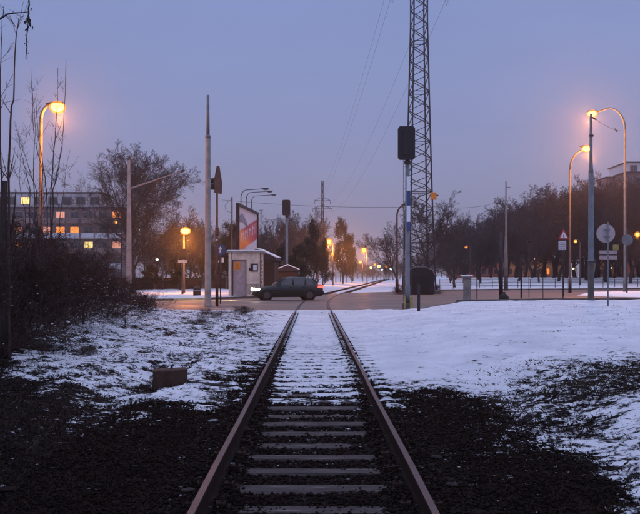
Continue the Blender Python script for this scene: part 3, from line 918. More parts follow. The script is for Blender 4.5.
def lamp_head(parent, p, d, lit, s=1.0, em=None):
    """cobra head: p = tip of arm, d = horizontal direction outwards"""
    d = Vector(d).normalized(); a = math.atan2(d.y, d.x)
    mb = MB()
    M4 = Matrix.Translation(Vector(p)) @ Matrix.Rotation(a, 4, 'Z')
    rows = [(-.12, .05, .05), (0.0, .08, .07), (.22, .15, .12), (.5, .16, .13), (.68, .11, .10), (.76, .04, .04)]
    vs = []
    for x, hw, hh in rows:
        for k in range(8):
            an = PI * k / 7
            vs.append(tuple(M4 @ Vector((x * s, math.cos(an) * hw * s, math.sin(an) * hh * s))))
    fs = [(i * 8 + k, i * 8 + k + 1, i * 8 + k + 9, i * 8 + k + 8) for i in range(5) for k in range(7)]
    fs += [(i * 8 + 7, i * 8, i * 8 + 8, i * 8 + 15) for i in range(5)]
    fs += [tuple(range(8)), tuple(range(40, 48))]
    mb.add(vs, fs)
    h = mb.build("lamp_head", M["dark_steel"], parent, True)
    def bowl(hx, hy, hz, zc, m_, nm):
        mb = MB(); nb, nk = 13, 18; vs = []
        for i in range(nb):
            u = -math.cos(PI * (i + .001) / (nb - .998)); w = math.sqrt(max(0.002, 1 - u * u))
            for k in range(nk):
                an = 2 * PI * k / nk
                vs.append(tuple(M4 @ Vector(((.42 + hx * u) * s, math.cos(an) * hy * w * s, (zc + math.sin(an) * hz * w) * s))))
        fs = [(i * nk + k, i * nk + (k + 1) % nk, (i + 1) * nk + (k + 1) % nk, (i + 1) * nk + k) for i in range(nb - 1) for k in range(nk)]
        mb.add(vs, fs); mb.build(nm, m_, h, True)
    if lit:
        bowl(.30, .23, .22, -.14, em or E_core, "bulb")
        bowl(.39, .31, .30, -.15, halo_sodium, "glass_or_halo_bowl")  # glowing shell added round the bulb to draw its halo
    else:
        bowl(.30, .16, .12, -.02, M["glass"], "glass_or_halo_bowl")
    return M4 @ Vector((.6 * s, -.1, -.72 * s))

def curved_lamp(label, px, D, ybase, ytop, reach, lit=True, power=0, col=(1.0, .45, .12), paint="lamp_paint", r=.09, zb=None, ydir=0.0, drop=0.0, group=None, s=1.0, bend=1.0, name="street_lamp", em=None):
    """post with a quarter bend at its top and an arm of signed length reach"""
    x = ax(px, D); zb = RZ if zb is None else zb
    h = az(ytop, D) - zb
    t = thing(name, label, "street lamp", (x, D, zb), 0, group)
    sg = 1 if reach >= 0 else -1
    mb = MB(); mb.lathe([(r * 1.5, 0), (r * 1.5, 1.2), (r * 1.05, 1.25), (r * .8, h - bend * 1.6)], 12)
    mb.build("pole", M[paint], t, True)
    pts = []
    z0 = h - bend * 1.6
    for i in range(9):
        a = PI / 2 * i / 8
        pts.append((sg * (1 - math.cos(a)) * bend * 1.2, 0, z0 + math.sin(a) * bend * 1.6))
    pts.append((reach - sg * .1, ydir, h + drop))
    mb = MB(); mb.tube(pts, [r * .78] * 5 + [r * .6] * 5, 8); mb.build("arm", M[paint], t, True)
    lp = lamp_head(t, (reach - sg * .1, ydir, h + drop), (sg, 0, 0), lit, s, em)
    if power: add_light(t, lp, power, col)
    return t

# big sodium lamp over the bushes at the left
curved_lamp("glowing sodium street lamp above the bushes at the far left", 41, 42, 300, 103, .45, True, 900, r=.10, zb=.3, bend=.5, drop=-.05, s=1.0)
# right junction
curved_lamp("taller glowing street lamp at the right whose arm reaches left over the blue grey mast", 625, 75, 292, 108, -2.35, True, 1500, paint="bluegrey", r=.11, bend=1.1, drop=-.32, s=1.15)
curved_lamp("shorter glowing street lamp at the right, pinkish post bending right to the blue grey mast", 570, 80, 292, 150, 1.1, True, 1200, r=.10, bend=1.1, drop=.28, s=1.1)
# lamp behind small traffic signal at the left
t = thing("street_lamp", "low glowing sodium lamp directly above the small traffic signal left of the tall pole", "street lamp", (ax(184, 76), 76, .15))
mb = MB(); mb.lathe([(.10, 0), (.10, 1), (.07, 1.05), (.05, az(231, 76) - .15)], 10); mb.build("pole", M["lamp_paint"], t, True)
lp = lamp_head(t, (-.35, 0, az(229, 76) - .15), (1, 0, 0), True, 1.15); add_light(t, lp + Vector((0, -.6, -.15)), 1100, (1, .42, .12))
# far street lamps
def far_lamp(px, py, D, size, em, power, col, label, group=None):
    zb = .18; h = az(py, D) - zb
    t = thing("street_lamp", label, "street lamp", (ax(px, D) + .6, D, zb), 0, group)
    mb = MB(); mb.lathe([(.10, 0), (.07, h - .25)], 6); mb.build("pole", M["lamp_paint"], t, True)
    mb = MB(); mb.lathe([(.06, h + size * .50), (size * .35, h + size * .46), (size * .42, h + size * .32), (.1, h + size * .30)], 10, (-.6, 0, 0)); mb.build("lamp_head", M["dark_steel"], t, True)
    k_ = .30 if em in (E_sod_mid, E_sodium_far) else .45
    sph = lambda r_, zc_: [(max(.004, r_ * math.sin(PI * j / 10)), zc_ - r_ * math.cos(PI * j / 10)) for j in range(11)]
    mb = MB(); mb.lathe(sph(size * k_, h), 12, (-.6, 0, 0)); mb.build("bulb", em, t, True)
    if em in (E_sod_mid, E_sodium_far):
        mb = MB(); mb.lathe(sph(size * .56, h), 14, (-.6, 0, 0)); mb.build("glass_or_halo_bowl", halo_sodium, t, True)  # same added halo shell round the far bulbs
    mb = MB(); mb.tube([(0, 0, h - .3), (-.15, 0, h + size * .4), (-.6, 0, h + size * .52)], .05, 6); mb.build("arm", M["lamp_paint"], t, True)
    if power: add_light(t, (-.6, -size * .2, h - size * .7), power * .5, col)
S_ = (1, .42, .12)
E_sod_mid = emitmat("mid_sodium_glow", (1.0, 0.52, 0.16), 8)
far_lamp(329, 242, 135, 1.0, E_sod_mid, 3000, S_, "bright sodium lamp nearest of the far street, beside the dark evergreens")
far_lamp(364, 250, 175, 1.2, E_sod_mid, 3500, (1, .5, .2), "bright sodium lamp standing clear against the sky above the bend of the track")
far_lamp(333, 254, 190, .75, E_sodium_far, 1500, S_, "smaller pink orange lamp just below the nearest lamp of the far street")
far_lamp(338, 261, 215, .6, E_yellow_far, 0, S_, "dim yellow lamp low beside the far evergreen")
far_lamp(343.5, 249, 200, .7, E_sodium_far, 600, S_, "dim orange lamp in front of the tall far evergreen")
far_lamp(350.5, 260.5, 240, .7, E_white_far, 0, S_, "upper of two bluish white lamps in the far street")
far_lamp(351, 268, 240, .65, E_white_far, 0, S_, "lower of two bluish white lamps in the far street")
far_lamp(360.5, 262, 230, .8, E_sodium_far, 1200, S_, "pink lamp below the lamp that stands clear against the sky")
for px, py, em, s in [(371, 267.5, E_yellow_far, .9), (375, 264.5, E_sodium_far, 1.0), (379, 266, E_yellow_far, 1.4), (382, 269.5, E_white_far, .8), (386.5, 266.5, E_sodium_far, 1.0), (391, 269, E_white_far, 1.1)]:
    D = 300
    far_lamp(px, py, D, s, em, 0, S_, {371: "leftmost small yellow lamp of the far row above the track end", 375: "orange lamp second from the left in the far row", 379: "brightest yellow lamp in the middle of the far row", 382: "lowest pale lamp of the far row", 386.5: "orange lamp right of the brightest one in the far row", 391: "rightmost pale lamp of the far row above the track end"}[px])
far_lamp(466, 247, 118, .4, E_sodium_far, 0, S_, "single small lamp in the wood above the white gate pillar")
far_lamp(575.5, 241.5, 118, .42, E_sodium_far, 0, S_, "small lamp in the wood just right of the shorter glowing street lamp post")
far_lamp(637.5, 234.5, 112, .62, E_sodium_far, 250, S_, "small lamp among the trees at the right picture edge")
far_lamp(573.5, 268.5, 150, .35, E_yellow_far, 0, S_, "tiny low lamp under the wood beside the shorter lamp post")
far_lamp(611, 267.5, 150, .35, E_white_far, 0, S_, "tiny low white lamp under the wood right of the round sign")
far_lamp(116, 222.5, 100, .34, E_sodium_far, 0, S_, "small orange lamp put in for a lit window, seen through the big bare tree")  # lamp and post added in place of a lit window
far_lamp(140, 229.5, 118, .3, E_white_far, 0, S_, "pale small lamp behind the trunk of the big bare tree, upper one")
far_lamp(157, 259.5, 96, .34, E_white_far, 0, S_, "pale small lamp low between the big bare tree and the hedge")
# three unlit lamps behind the advertising board
for px, D, yt, reach, lb in [(241, 92, 190, 2.2, "nearest unlit street lamp of three behind the advertising board"), (246.3, 104, 192.5, 2.4, "middle unlit street lamp of three behind the advertising board"), (251.5, 118, 196, 2.6, "farthest unlit street lamp of three behind the advertising board")]:
    curved_lamp(lb, px, D, 292, yt, reach, False, 0, paint="dark_steel", r=.06, bend=.5, drop=.1, group="unlit street lamps behind the board", s=1.0)
# slim curved post beside signal mast
curved_lamp("slim rusty lamp post with a small bend left of the lattice tower", 397, 78, 291, 205, .5, False, 0, paint="rust", r=.09, bend=.6, drop=0, s=.6)

# ------------------------------------------------------------------ poles
def gz(x, y): return float(ground(np.array([float(x)]), np.array([float(y)]))[0])

# tall two-part pole
D = 44; x = ax(208, D)
t = thing("utility_pole", "tall bare grey pole in two thicknesses standing left of the crossing", "pole", (x, D, .12))
h = az(95, D) - .12; hm = az(136, D) - .12
mb = MB(); mb.lathe([(.19, -.02), (.19, .1), (.165, .12), (.125, hm - .1), (.115, hm)], 16); mb.build("lower_section", M["concrete"], t, True)
mb = MB(); mb.lathe([(.085, hm - .05), (.065, h - .02), (.04, h)], 14); mb.build("upper_section", M["galv"], t, True)
mb = MB(); mb.lathe([(.135, hm - .12), (.135, hm + .02), (.09, hm + .05)], 16); mb.build("collar", M["galv"], t, True)

# pole with slanting arm
D = 62; x = ax(129, D); zb = gz(x, D)
t = thing("gantry_pole", "round pole coloured pink as if lit by the lamps, with a long slanting arm to the right", "pole", (x, D, zb))
h = az(160, D) - zb; z1 = az(189, D) - zb
mb = MB(); mb.lathe([(.19, -.1), (.17, 4), (.13, z1), (.105, z1 + .02), (.09, h)], 14); mb.build("pole", M["lamp_pink_concrete"], t, True)
mb = MB(); mb.lathe([(.1, h), (.13, h + .05), (.03, h + .16)], 10); mb.build("cap", M["rust"], t, True)
a0 = Vector((0, 0, z1)); a1 = Vector((ax(184, D) - x, -.6, az(172, D) - zb))
mb = MB(); mb.tube([a0, a1], [.06, .035], 8); mb.build("arm", M["lamp_pink_concrete"], t, True)
mb = MB(); mb.tube([a1 - Vector((.12, 0, .04)), a1 + Vector((.12, 0, .04))], .07, 8); mb.build("insulator", M["rust"], t, True)
p = a0.lerp(a1, .55); mb = MB(); mb.box(p - Vector((0, 0, .12)), (.42, .12, .12), 0, (0, -.3)); mb.build("arm_clamp", M["rust"], t)

# crossing warning signal, seen from the side
D = 44.5; x = ax(217, D); zb = .12
t = thing("crossing_signal", "brown railway crossing warning signal seen edge on beside the tall grey pole", "railway signal", (x, D, zb))
h = az(170, D) - zb
mb = MB(); mb.lathe([(.075, -.02), (.07, 2.0), (.055, 2.02), (.05, h)], 10); mb.build("pole", M["rust"], t, True)
mb = MB()
Mx = Matrix.Translation(Vector((.06, -.06, az(181, D) - zb))) @ Matrix.Rotation(R(68), 4, 'Z') @ Matrix.Rotation(R(90), 4, 'X')
mb.prism([(-.35, -.62), (.35, -.62), (.42, -.1), (.12, .72), (-.12, .72), (-.42, -.1)], -.02, .02, Mx); mb.build("backboard", M["rust"], t)
for py in (181, 187):
    mb = MB(); z = az(py, D) - zb
    Ml = Matrix.Rotation(R(-90), 4, 'Y')
    mb.lathe([(.11, .02), (.14, .08), (.14, .3), (.11, .32)], 12, (-.0, 0, z), Ml); hd = mb.build("signal_lamp", M["black"], t, True)
    mb = MB(); mb.lathe([(.10, .325), (.09, .335)], 12, (0, 0, z), Ml); mb.build("lens", M["glass"], hd)
    mb = MB(); mb.box((-.36, 0, z + .13), (.14, .24, .015)); mb.build("hood", M["black"], hd)
mb = MB(); mb.box((0, 0, az(232, D) - zb), (.17, .14, .4)); mb.build("junction_box", M["rust"], t, bevel=.015)
mb = MB(); mb.box((0, -.12, az(240, D) - zb), (.09, .03, .07)); mb.build("reflector", M["white"], t)

# blue round sign + plates
D = 48; x = ax(220.5, D); zb = .15
t = thing("round_blue_sign", "small round blue road sign with white arrow on thin post by the grey pole", "road sign", (x, D, zb))
mb = MB(); mb.tube([(0, 0, 0), (0, 0, az(244, D) - zb)], .032, 8); mb.build("post", M["dark_steel"], t, True)
z = az(250, D) - zb
mb = MB(); mb.lathe([(.30, -.01), (.30, .01)], 28, (0, -.05, z), Matrix.Rotation(R(90), 4, 'X')); dsc = mb.build("sign_face", M["blue"], t)
mb = MB(); mb.prism([(-.04, -.17), (.04, -.17), (.04, .04), (.11, .04), (0, .19), (-.11, .04), (-.04, .04)], 0, .006, Matrix.Translation(Vector((0, -.061, z))) @ Matrix.Rotation(R(90), 4, 'X')); mb.build("white_arrow", M["paper"], dsc)
mb = MB(); mb.box((-.14, -.04, az(261.5, D) - zb), (.13, .03, .10)); mb.build("plate", M["white"], t)
mb = MB(); mb.box((.12, -.04, az(260, D) - zb), (.11, .03, .26)); mb.build("plate", M["white"], t)

# small traffic signal seen from behind
D = 72; x = ax(182.5, D); zb = .17
t = thing("traffic_signal", "small black traffic signal on a pale post below the glowing lamp at the left", "traffic light", (x, D, zb))
mb = MB(); mb.lathe([(.09, 0), (.07, .6), (.055, az(250, D) - zb)], 10); mb.build("pole", M["lamp_paint"], t, True)
z = az(254, D) - zb
mb = MB(); mb.box((.03, -.12, z), (.62, .24, .86)); hd = mb.build("signal_head", M["black"], t, bevel=.04)
mb = MB()
mb.box((.03, -.12, az(261.5, D) - zb), (.70, .30, .20)); mb.build("control_box", M["plaster"], t, bevel=.02)
for k in (-1, 0, 1):
    mb = MB(); mb.tube([(.03, .0, z + k * .26), (.03, .15, z + k * .26 - .02)], [.11, .10], 10); mb.build("visor", M["black"], hd)

# railway signal masts, seen from behind
def rail_signal(px, D, zb, ytop, label, bands=True):
    x = ax(px, D); h = az(ytop, D) - zb
    t = thing("railway_signal", label, "railway signal", (x, D, zb))
    bh = 1.48; 
    mb = MB(); mb.lathe([(.125, .3), (.12, 1.2), (.105, 1.22), (.095, h - .4)], 14); mb.build("mast", M["galv"], t, True)
    poly = [(-.38, .06 * bh), (-.29, 0), (.29, 0), (.38, .06 * bh), (.38, bh - .1), (.30, bh), (-.30, bh), (-.38, bh - .1)]
    mb = MB(); mb.prism(poly, -.09, .09, Matrix.Translation(Vector((-.06, -.14, h - bh))) @ Matrix.Rotation(R(90), 4, 'X')); hb = mb.build("signal_board", M["black"], t, bevel=.02)
    mb = MB(); mb.box((-.06, -.25, h - bh * .5), (.34, .06, 1.05)); mb.build("lamp_case", M["black"], hb, bevel=.02)
    for k in range(4):
        mb = MB(); mb.tube([(-.06, -.02, h - bh * .5 + (k - 1.5) * .3), (-.06, .2, h - bh * .5 + (k - 1.5) * .3 - .03)], [.12, .11], 10); mb.build("visor", M["black"], hb)
    mb = MB(); mb.lathe([(.13, h - bh - .18), (.15, h - bh - .12), (.15, h - bh - .03), (.1, h - bh)], 12); mb.build("bracket", M["dark_steel"], t, True)
    if bands:
        for y0, y1, mm in [(177, 191, "white"), (191, 206, "blue"), (206, 222, "white"), (222, 231, "blue")]:
            mb = MB(); mb.box((.03, -.13, (az(y0, D) + az(y1, D)) / 2 - zb), (.16, .02, az(y0, D) - az(y1, D) - .004)); mb.build("band_plate", M[mm], t)
    # ladder rungs at the back, foundation
    mb = MB()
    for k in range(int(h - 2.2) * 3):
        mb.tube([(-.17, .12, .9 + k * .33), (.17, .12, .9 + k * .33)], .01, 4)
    for s in (-1, 1): mb.tube([(s * .17, .12, .5), (s * .17, .12, h - .5)], .012, 5)
    mb.build("ladder", M["galv"], t)
    mb = MB(); mb.box((0, 0, .2), (.46, .46, .5)); mb.build("foundation", M["concrete_dark"], t, bevel=.04)
    mb = MB(); mb.box((.15, -.25, .42), (.14, .1, .6)); mb.build("cable_box", M["yellow"], t, bevel=.01)
    mb = MB(); mb.box((-.14, -.25, .42), (.08, .08, .62)); mb.build("cable_box", M["yellow"], t, bevel=.01)
    return t
rail_signal(407.5, 40, .0, 127, "tall railway signal with black board and blue and white bands right of the track")
rail_signal(287, 85, .1, 200, "distant railway signal with black board on a thin mast behind the car", False)
# dark marker post
D = 36; t = thing("marker_post", "short dark square post in the snow right of the tall railway signal", "post", (ax(418.7, D), D, gz(ax(418.7, D), D)))
mb = MB(); mb.box((0, 0, .55), (.11, .11, 1.25)); mb.build("post", M["dark_steel"], t, bevel=.01)
mb = MB(); mb.box((0, 0, 1.19), (.14, .14, .03)); mb.build("cap", M["black"], t, bevel=.005)

# blue-grey mast at right
D = 54; x = ax(591, D); zb = gz(x, D)
t = thing("catenary_mast", "thick blue grey mast in two thicknesses between the two glowing lamps at the right", "mast", (x, D, zb))
h = az(114, D) - zb
z1 = az(173, D) - zb; z0 = az(261, D) - zb
mb = MB(); mb.lathe([(.30, -.05), (.27, .08), (.185, .1), (.18, z0)], 16); mb.build("base_section", M["lamp_paint"], t, True)
mb = MB(); mb.lathe([(.21, z0 - .03), (.21, z0 + .06), (.165, z0 + .08), (.15, z1)], 16); mb.build("lower_section", M["bluegrey"], t, True)
mb = MB(); mb.lathe([(.15, z1), (.10, z1 + .5), (.075, h)], 14); mb.build("upper_section", M["bluegrey"], t, True)
mb = MB(); mb.box((0, -.08, az(136, D) - zb), (.24, .10, .12)); mb.build("bracket", M["dark_steel"], t)
mb = MB(); mb.tube([(.02, -.05, az(117, D) - zb), (.27, -.1, az(120, D) - zb)], .045, 6); mb.build("insulator", M["black"], t, True)
A = Vector((x + .2, D - .1, az(119, D)))

# pole 505
D = 92; x = ax(506, D); zb = .2
t = thing("utility_pole", "slim grey pole rising from the snowy field behind the railing", "pole", (x, D, zb))
h = az(181, D) - zb
mb = MB(); mb.lathe([(.22, -.1), (.19, 3.0), (.13, 5.4), (.09, 5.45), (.07, h)], 12); mb.build("pole", M["bluegrey"], t, True)
mb = MB(); mb.tube([(0, 0, az(187, D) - zb), (.45, 0, az(187.5, D) - zb)], .03, 6); mb.build("bracket", M["dark_steel"], t)

# thin dark post with ring, left of board
D = 82; x = ax(232, D); zb = .18
t = thing("thin_pole", "thin dark pole with a hoop on its left side, left of the advertising board", "pole", (x, D, zb))
h = az(197, D) - zb
mb = MB(); mb.lathe([(.09, 0), (.06, h)], 8); mb.build("pole", M["dark_steel"], t, True)
mb = MB(); mb.tube([(0, 0, az(199, D) - zb), (-.4, 0, az(202, D) - zb), (-.65, 0, az(206, D) - zb), (-.55, 0, az(211, D) - zb), (-.1, 0, az(212.5, D) - zb)], .018, 5); mb.build("hoop", M["dark_steel"], t, True)
D = 78; x = ax(235.5, D)

# ------------------------------------------------------------------ lattice tower
def lattice(name, label, X, Y, zb, wb, wt, H, nb, r, boxes=True, detail=True, arms=()):
    t = thing(name, label, "pylon", (X, Y, zb), R(8))
    def hw(z): 
        k = z / H
        return (wb + (wt - wb) * min(1, k * 1.35) ** .75) / 2
    zs = [H * (i / nb) for i in range(nb + 1)]
    for sx, sy in ((-1, -1), (1, -1), (1, 1), (-1, 1)):
        mb = MB(); mb.tube([(sx * hw(z), sy * hw(z), z) for z in zs], r, 4); mb.build("leg", M["dark_steel"], t)
    face = [((-1, -1), (1, -1)), ((1, -1), (1, 1)), ((1, 1), (-1, 1)), ((-1, 1), (-1, -1))]
    for fi, (a, b) in enumerate(face):
        mb = MB()
        for i in range(nb):
            z0, z1 = zs[i], zs[i + 1]; h0, h1 = hw(z0), hw(z1)
            fl = (i + fi) % 2
            p, q = (a, b) if fl else (b, a)
            mb.tube([(p[0] * h0, p[1] * h0, z0), (q[0] * h1, q[1] * h1, z1)], r * .55, 4)
            if detail and i % 6 == 0: mb.tube([(a[0] * h0, a[1] * h0, z0), (b[0] * h0, b[1] * h0, z0)], r * .55, 4)
        mb.build("bracing", M["dark_steel"], t)
    for zc, ln in arms:
        for s in (-1, 1):
            mb = MB(); h0 = hw(zc)
            for sy in (-1, 1):
                mb.tube([(s * h0, sy * h0, zc), (s * ln, 0, zc + .15)], r * .7, 4)
                mb.tube([(s * h0, sy * h0, zc + 1.0), (s * ln, 0, zc + .15)], r * .6, 4)
            mb.tube([(s * (h0 + ln) / 2, -h0 / 2, zc + .07), (s * (h0 + ln) / 2, h0 / 2, zc + .07)], r * .5, 4)
            mb.build("cross_arm", M["dark_steel"], t)
            mb = MB(); mb.tube([(s * ln, 0, zc + .15), (s * ln, 0, zc - .15)], .02, 5)
            prof = []
            for k in range(8): prof += [(.03, zc - .15 - k * .09), (.12, zc - .19 - k * .09)]
            mb.lathe(prof, 10, (s * ln, 0, 0)); mb.build("insulator", M["black"], t)
            if detail:
                mb = MB(); mb.tube([(s * ln, -.1, zc - .8), (s * ln + .05, -.55, zc - 1.25), (s * ln + .05, .0, zc - 1.45), (s * ln, .3, zc - .8)], .012, 5); mb.build("jumper_wire", M["black"], t)
    return t
TX, TY, TZ = ax(419, 76), 76, .2
zarm = az(-4, 76) - TZ + .75
tw = lattice("lattice_tower", "tall dark steel lattice pylon right of the track, rising out of the picture", TX, TY, TZ, 2.35, 1.15, 31, 44, .075, arms=((zarm, 2.35), (zarm + 3.2, 2.0)))
# top tapers; feet
for sx in (-1, 1):
    for sy in (-1, 1):
        mb = MB(); mb.box((sx * 1.17, sy * 1.17, 0), (.6, .6, .5)); mb.build("footing", M["concrete_dark"], tw, bevel=.04)
mb = MB(); mb.box((ax(430.5, 76) - TX, -1.05, az(197, 76) - TZ), (.50, .16, .62)); bx = mb.build("notice_box", M["orange"], tw, bevel=.02)
mb = MB(); mb.box((ax(434.5, 76) - TX, -1.05, az(196.5, 76) - TZ), (.14, .1, .12)); mb.build("bracket", M["dark_steel"], tw)
FX, FY = ax(322.5, 250), 250
lattice("lattice_tower", "far small pylon with two cross arms above the trees left of the track", FX, FY, .2, 2.6, .4, az(181, 250) - .2, 14, .12, detail=False, arms=((az(209, 250) - .2, 2.7), (az(201, 250) - .2, 2.2)))

def cable(name, a, b, sag, r, label, n=24, group=None):
    pts = [Vector(a).lerp(Vector(b), i / n) - Vector((0, 0, sag * 4 * (i / n) * (1 - i / n))) for i in range(n + 1)]
    mb = MB(); mb.tube(pts, r, 4); o = mb.build(name, M["black"]); tag(o, label, "cable", group)
for s, zz, ln, lf, zf, lb in ((-1, zarm, 2.35, 2.7, az(209, 250), "lower left power line running from the near pylon to the far one"), (1, zarm, 2.35, 2.7, az(209, 250), "lower right power line running from the near pylon to the far one"),
                          (-1, zarm + 3.2, 2.0, 2.2, az(201, 250), "upper left power line running from the near pylon to the far one"), (1, zarm + 3.2, 2.0, 2.2, az(201, 250), "upper right power line running from the near pylon to the far one")):
    cable("power_line", (TX + s * ln, TY, TZ + zz - .85), (FX + s * lf, FY, zf - .9), 3.5, .011, lb, 40, "power lines between the pylons")
cable("overhead_cable", (ax(222, 80), 80, az(200, 80)), (ax(418, 76), 76, az(207, 76)), .25, .016, "thin cable strung across the track behind the signals to the near pylon")
cable("overhead_cable", (ax(424, 76), 76, az(205, 76)), (ax(506, 92), 92, az(200, 92)), .5, .016, "thin cable from the near pylon to the slim grey pole")
cable("overhead_cable", A, (ax(624, 75), 75, az(131, 75)), .2, .014, "thin span wire between the blue grey mast and the taller glowing lamp")
mb = MB(); p0 = at(615, 129, 70); mb.tube([p0, p0 + Vector((.35, .6, -.1))], .05, 6); tag(mb.build("insulator", M["black"]), "black insulator hanging in the span wire near the taller glowing lamp", "insulator")
# ------------------------------------------------------------------ dark hut under tower
D = 73
t = thing("equipment_hut", "low dark hut with a curved roof in front of the lattice pylon's feet", "hut", (ax(419, D), D, .18))
w = 1.9; h = az(267.5, D) - .18
poly = [(-w * .62, 0), (w * .62, 0), (w * .62, h * .72), (w * .5, h * .9), (w * .2, h), (-w * .2, h), (-w * .5, h * .9), (-w * .62, h * .72)]
mb = MB(); mb.prism(poly, -.7, .7, Matrix.Rotation(R(90), 4, 'X')); mb.build("shell", mat("dark_hut_metal", (.022, .022, .026), .55, .1, .3, 1.5, .2), t, bevel=.03)
mb = MB(); mb.tube([(-w * .64, -.72, h * .72), (-w * .5, -.72, h * .92), (-w * .2, -.72, h * 1.02), (w * .2, -.72, h * 1.02), (w * .5, -.72, h * .92), (w * .64, -.72, h * .72)], .03, 5); mb.build("roof_rim", M["galv"], t)
for s in (-1, 1):
    mb = MB(); mb.box((s * .36, -.715, h * .38), (.66, .03, h * .62)); mb.build("door", M["black"], t, bevel=.01)

# ------------------------------------------------------------------ kiosk
D = 64; kx0, kx1 = ax(228.5, D), ax(261, D); kw = kx1 - kx0; kh = az(253, D) - .18; kd = 1.9
t = thing("kiosk", "small pale concrete kiosk with a grey door and an orange notice beyond the road", "kiosk", ((kx0 + kx1) / 2, D, .18), R(-2))
mb = MB()
mb.box((-kw / 2 + .10, kd / 2, kh / 2), (.2, kd, kh)); mb.box((kw / 2 - .10, kd / 2, kh / 2), (.2, kd, kh)); mb.box((0, kd - .10, kh / 2), (kw - .4, .2, kh))
mb.box(((-kw / 2 + .2 + -.95) / 2 - .0, .1, kh / 2), (abs(-kw / 2 + .2 + .95), .2, kh)) if kw / 2 - .2 > .95 else None
wx0, wx1 = -.88, .12   # door opening
mb.box(((wx1 + kw / 2 - .2) / 2, .1, kh / 2), (kw / 2 - .2 - wx1, .2, kh))
mb.box(((wx0 - kw / 2 + .2) / 2, .1, kh / 2), (max(.02, wx0 + kw / 2 - .2), .2, kh)) if kw / 2 - .2 > .88 and not kw / 2 - .2 > .95 else None
mb.box(((wx0 + wx1) / 2, .1, (kh + 2.62) / 2), (wx1 - wx0, .2, kh - 2.62))
mb.build("wall", M["plaster"], t)
mb = MB(); mb.box((0, kd / 2, kh + .07), (kw + .3, kd + .3, .14)); mb.build("roof", M["concrete"], t, bevel=.02)
mb = MB(); mb.box((0, kd / 2, kh + .17), (kw + .2, kd + .2, .07)); mb.build("roof_snow", M["snow"], t, bevel=.03)
mb = MB(); mb.box(((wx0 + wx1) / 2, .12, 1.30), (wx1 - wx0 - .08, .05, 2.55)); dr = mb.build("door", M["door"], t)
for s in (wx0 + .02, wx1 - .02):
    mb = MB(); mb.box((s, .05, 1.31), (.05, .12, 2.62)); mb.build("door_frame", M["dark_steel"], t)
mb = MB(); mb.box(((wx0 + wx1) / 2, .05, 2.60), (wx1 - wx0 - .1, .12, .05)); mb.build("door_frame", M["dark_steel"], t)
mb = MB(); mb.box(((wx0 + wx1) / 2 - .17, .088, 2.18), (.46, .012, .52)); nt = mb.build("notice", M["orange"], dr)
mb = MB()
for k in range(5): mb.box(((wx0 + wx1) / 2 - .17, .079, 2.36 - k * .09), (.34 - .05 * (k % 2), .004, .03))
mb.build("notice_print", M["rust"], nt)
mb = MB(); mb.tube([((wx1 - .14), .09, 1.15), (wx1 - .14, .03, 1.15), (wx1 - .24, .03, 1.15)], .014, 6); mb.build("handle", M["galv"], dr)
mb = MB(); mb.box((.68, -.03, az(267.5, D) - .18), (.52, .08, .56)); fb = mb.build("meter_cabinet", M["black"], t, bevel=.01)
mb = MB(); mb.box((.74, -.075, az(267.5, D) - .18), (.26, .02, .40)); mb.build("cabinet_door", M["paper"], fb)
mb = MB(); mb.box((.36, -.02, az(269.5, D) - .18), (.10, .10, .22)); mb.build("meter_box", M["black"], t)
mb = MB(); mb.box((kw / 2 - .02, -.01, kh * .5), (.10, .02, kh * .98)); mb.build("corner_trim", M["concrete_dark"], t)
for k in range(9):   # exposed brick courses on the right flank
    mb = MB(); mb.box((kw / 2 + .02, .5 + (k % 2) * .35, .5 + k * .25), (.05, .5, .12)); mb.build("brick", M["wall_pink"], t)
mb = MB(); mb.box((.6, -.005, .55), (.9, .014, .7)); mb.build("stained_patch", M["plaster_stain"], t)
# snowy lean-to roof behind
t = thing("shed", "small dark shed with a snow covered sloping roof at the kiosk's right rear", "shed", (ax(267.5, 70), 70.5, .18), R(-5)); t.scale = (.62, 1, .97)
mb = MB(); mb.box((0, 0, 1.3), (2.2, 2.5, 2.6)); mb.build("wall", M["wood"], t)
mb = MB(); mb.prism([(-1.3, 3.65), (-1.0, 3.65), (1.35, 2.95), (1.35, 2.75), (-1.3, 2.75)], -1.5, 1.5, Matrix.Rotation(R(90), 4, 'X')); mb.build("roof", M["roof"], t)
mb = MB(); mb.prism([(-1.3, 3.72), (-1.0, 3.72), (1.36, 3.03), (1.36, 2.96), (-1.0, 3.652), (-1.3, 3.652)], -1.52, 1.52, Matrix.Rotation(R(90), 4, 'X')); mb.build("roof_snow", M["snow"], t)
t = thing("shed", "little hut with a thin snowy gable roof among the evergreens behind the car", "shed", (ax(288, 82), 82, .18), 0)
mb = MB(); mb.box((0, 0, .95), (1.7, 1.6, 1.9)); mb.build("wall", M["wood"], t)
mb = MB(); mb.prism([(-1.05, 2.0), (0, 2.42), (1.05, 2.0), (1.05, 1.9), (-1.05, 1.9)], -1, 1, Matrix.Rotation(R(90), 4, 'X')); mb.build("roof", M["roof"], t)
mb = MB(); mb.prism([(-1.06, 2.02), (0, 2.44), (1.06, 2.02), (1.06, 2.1), (0, 2.54), (-1.06, 2.1)], -1.02, 1.02, Matrix.Rotation(R(90), 4, 'X')); mb.build("roof_snow", M["snow"], t)

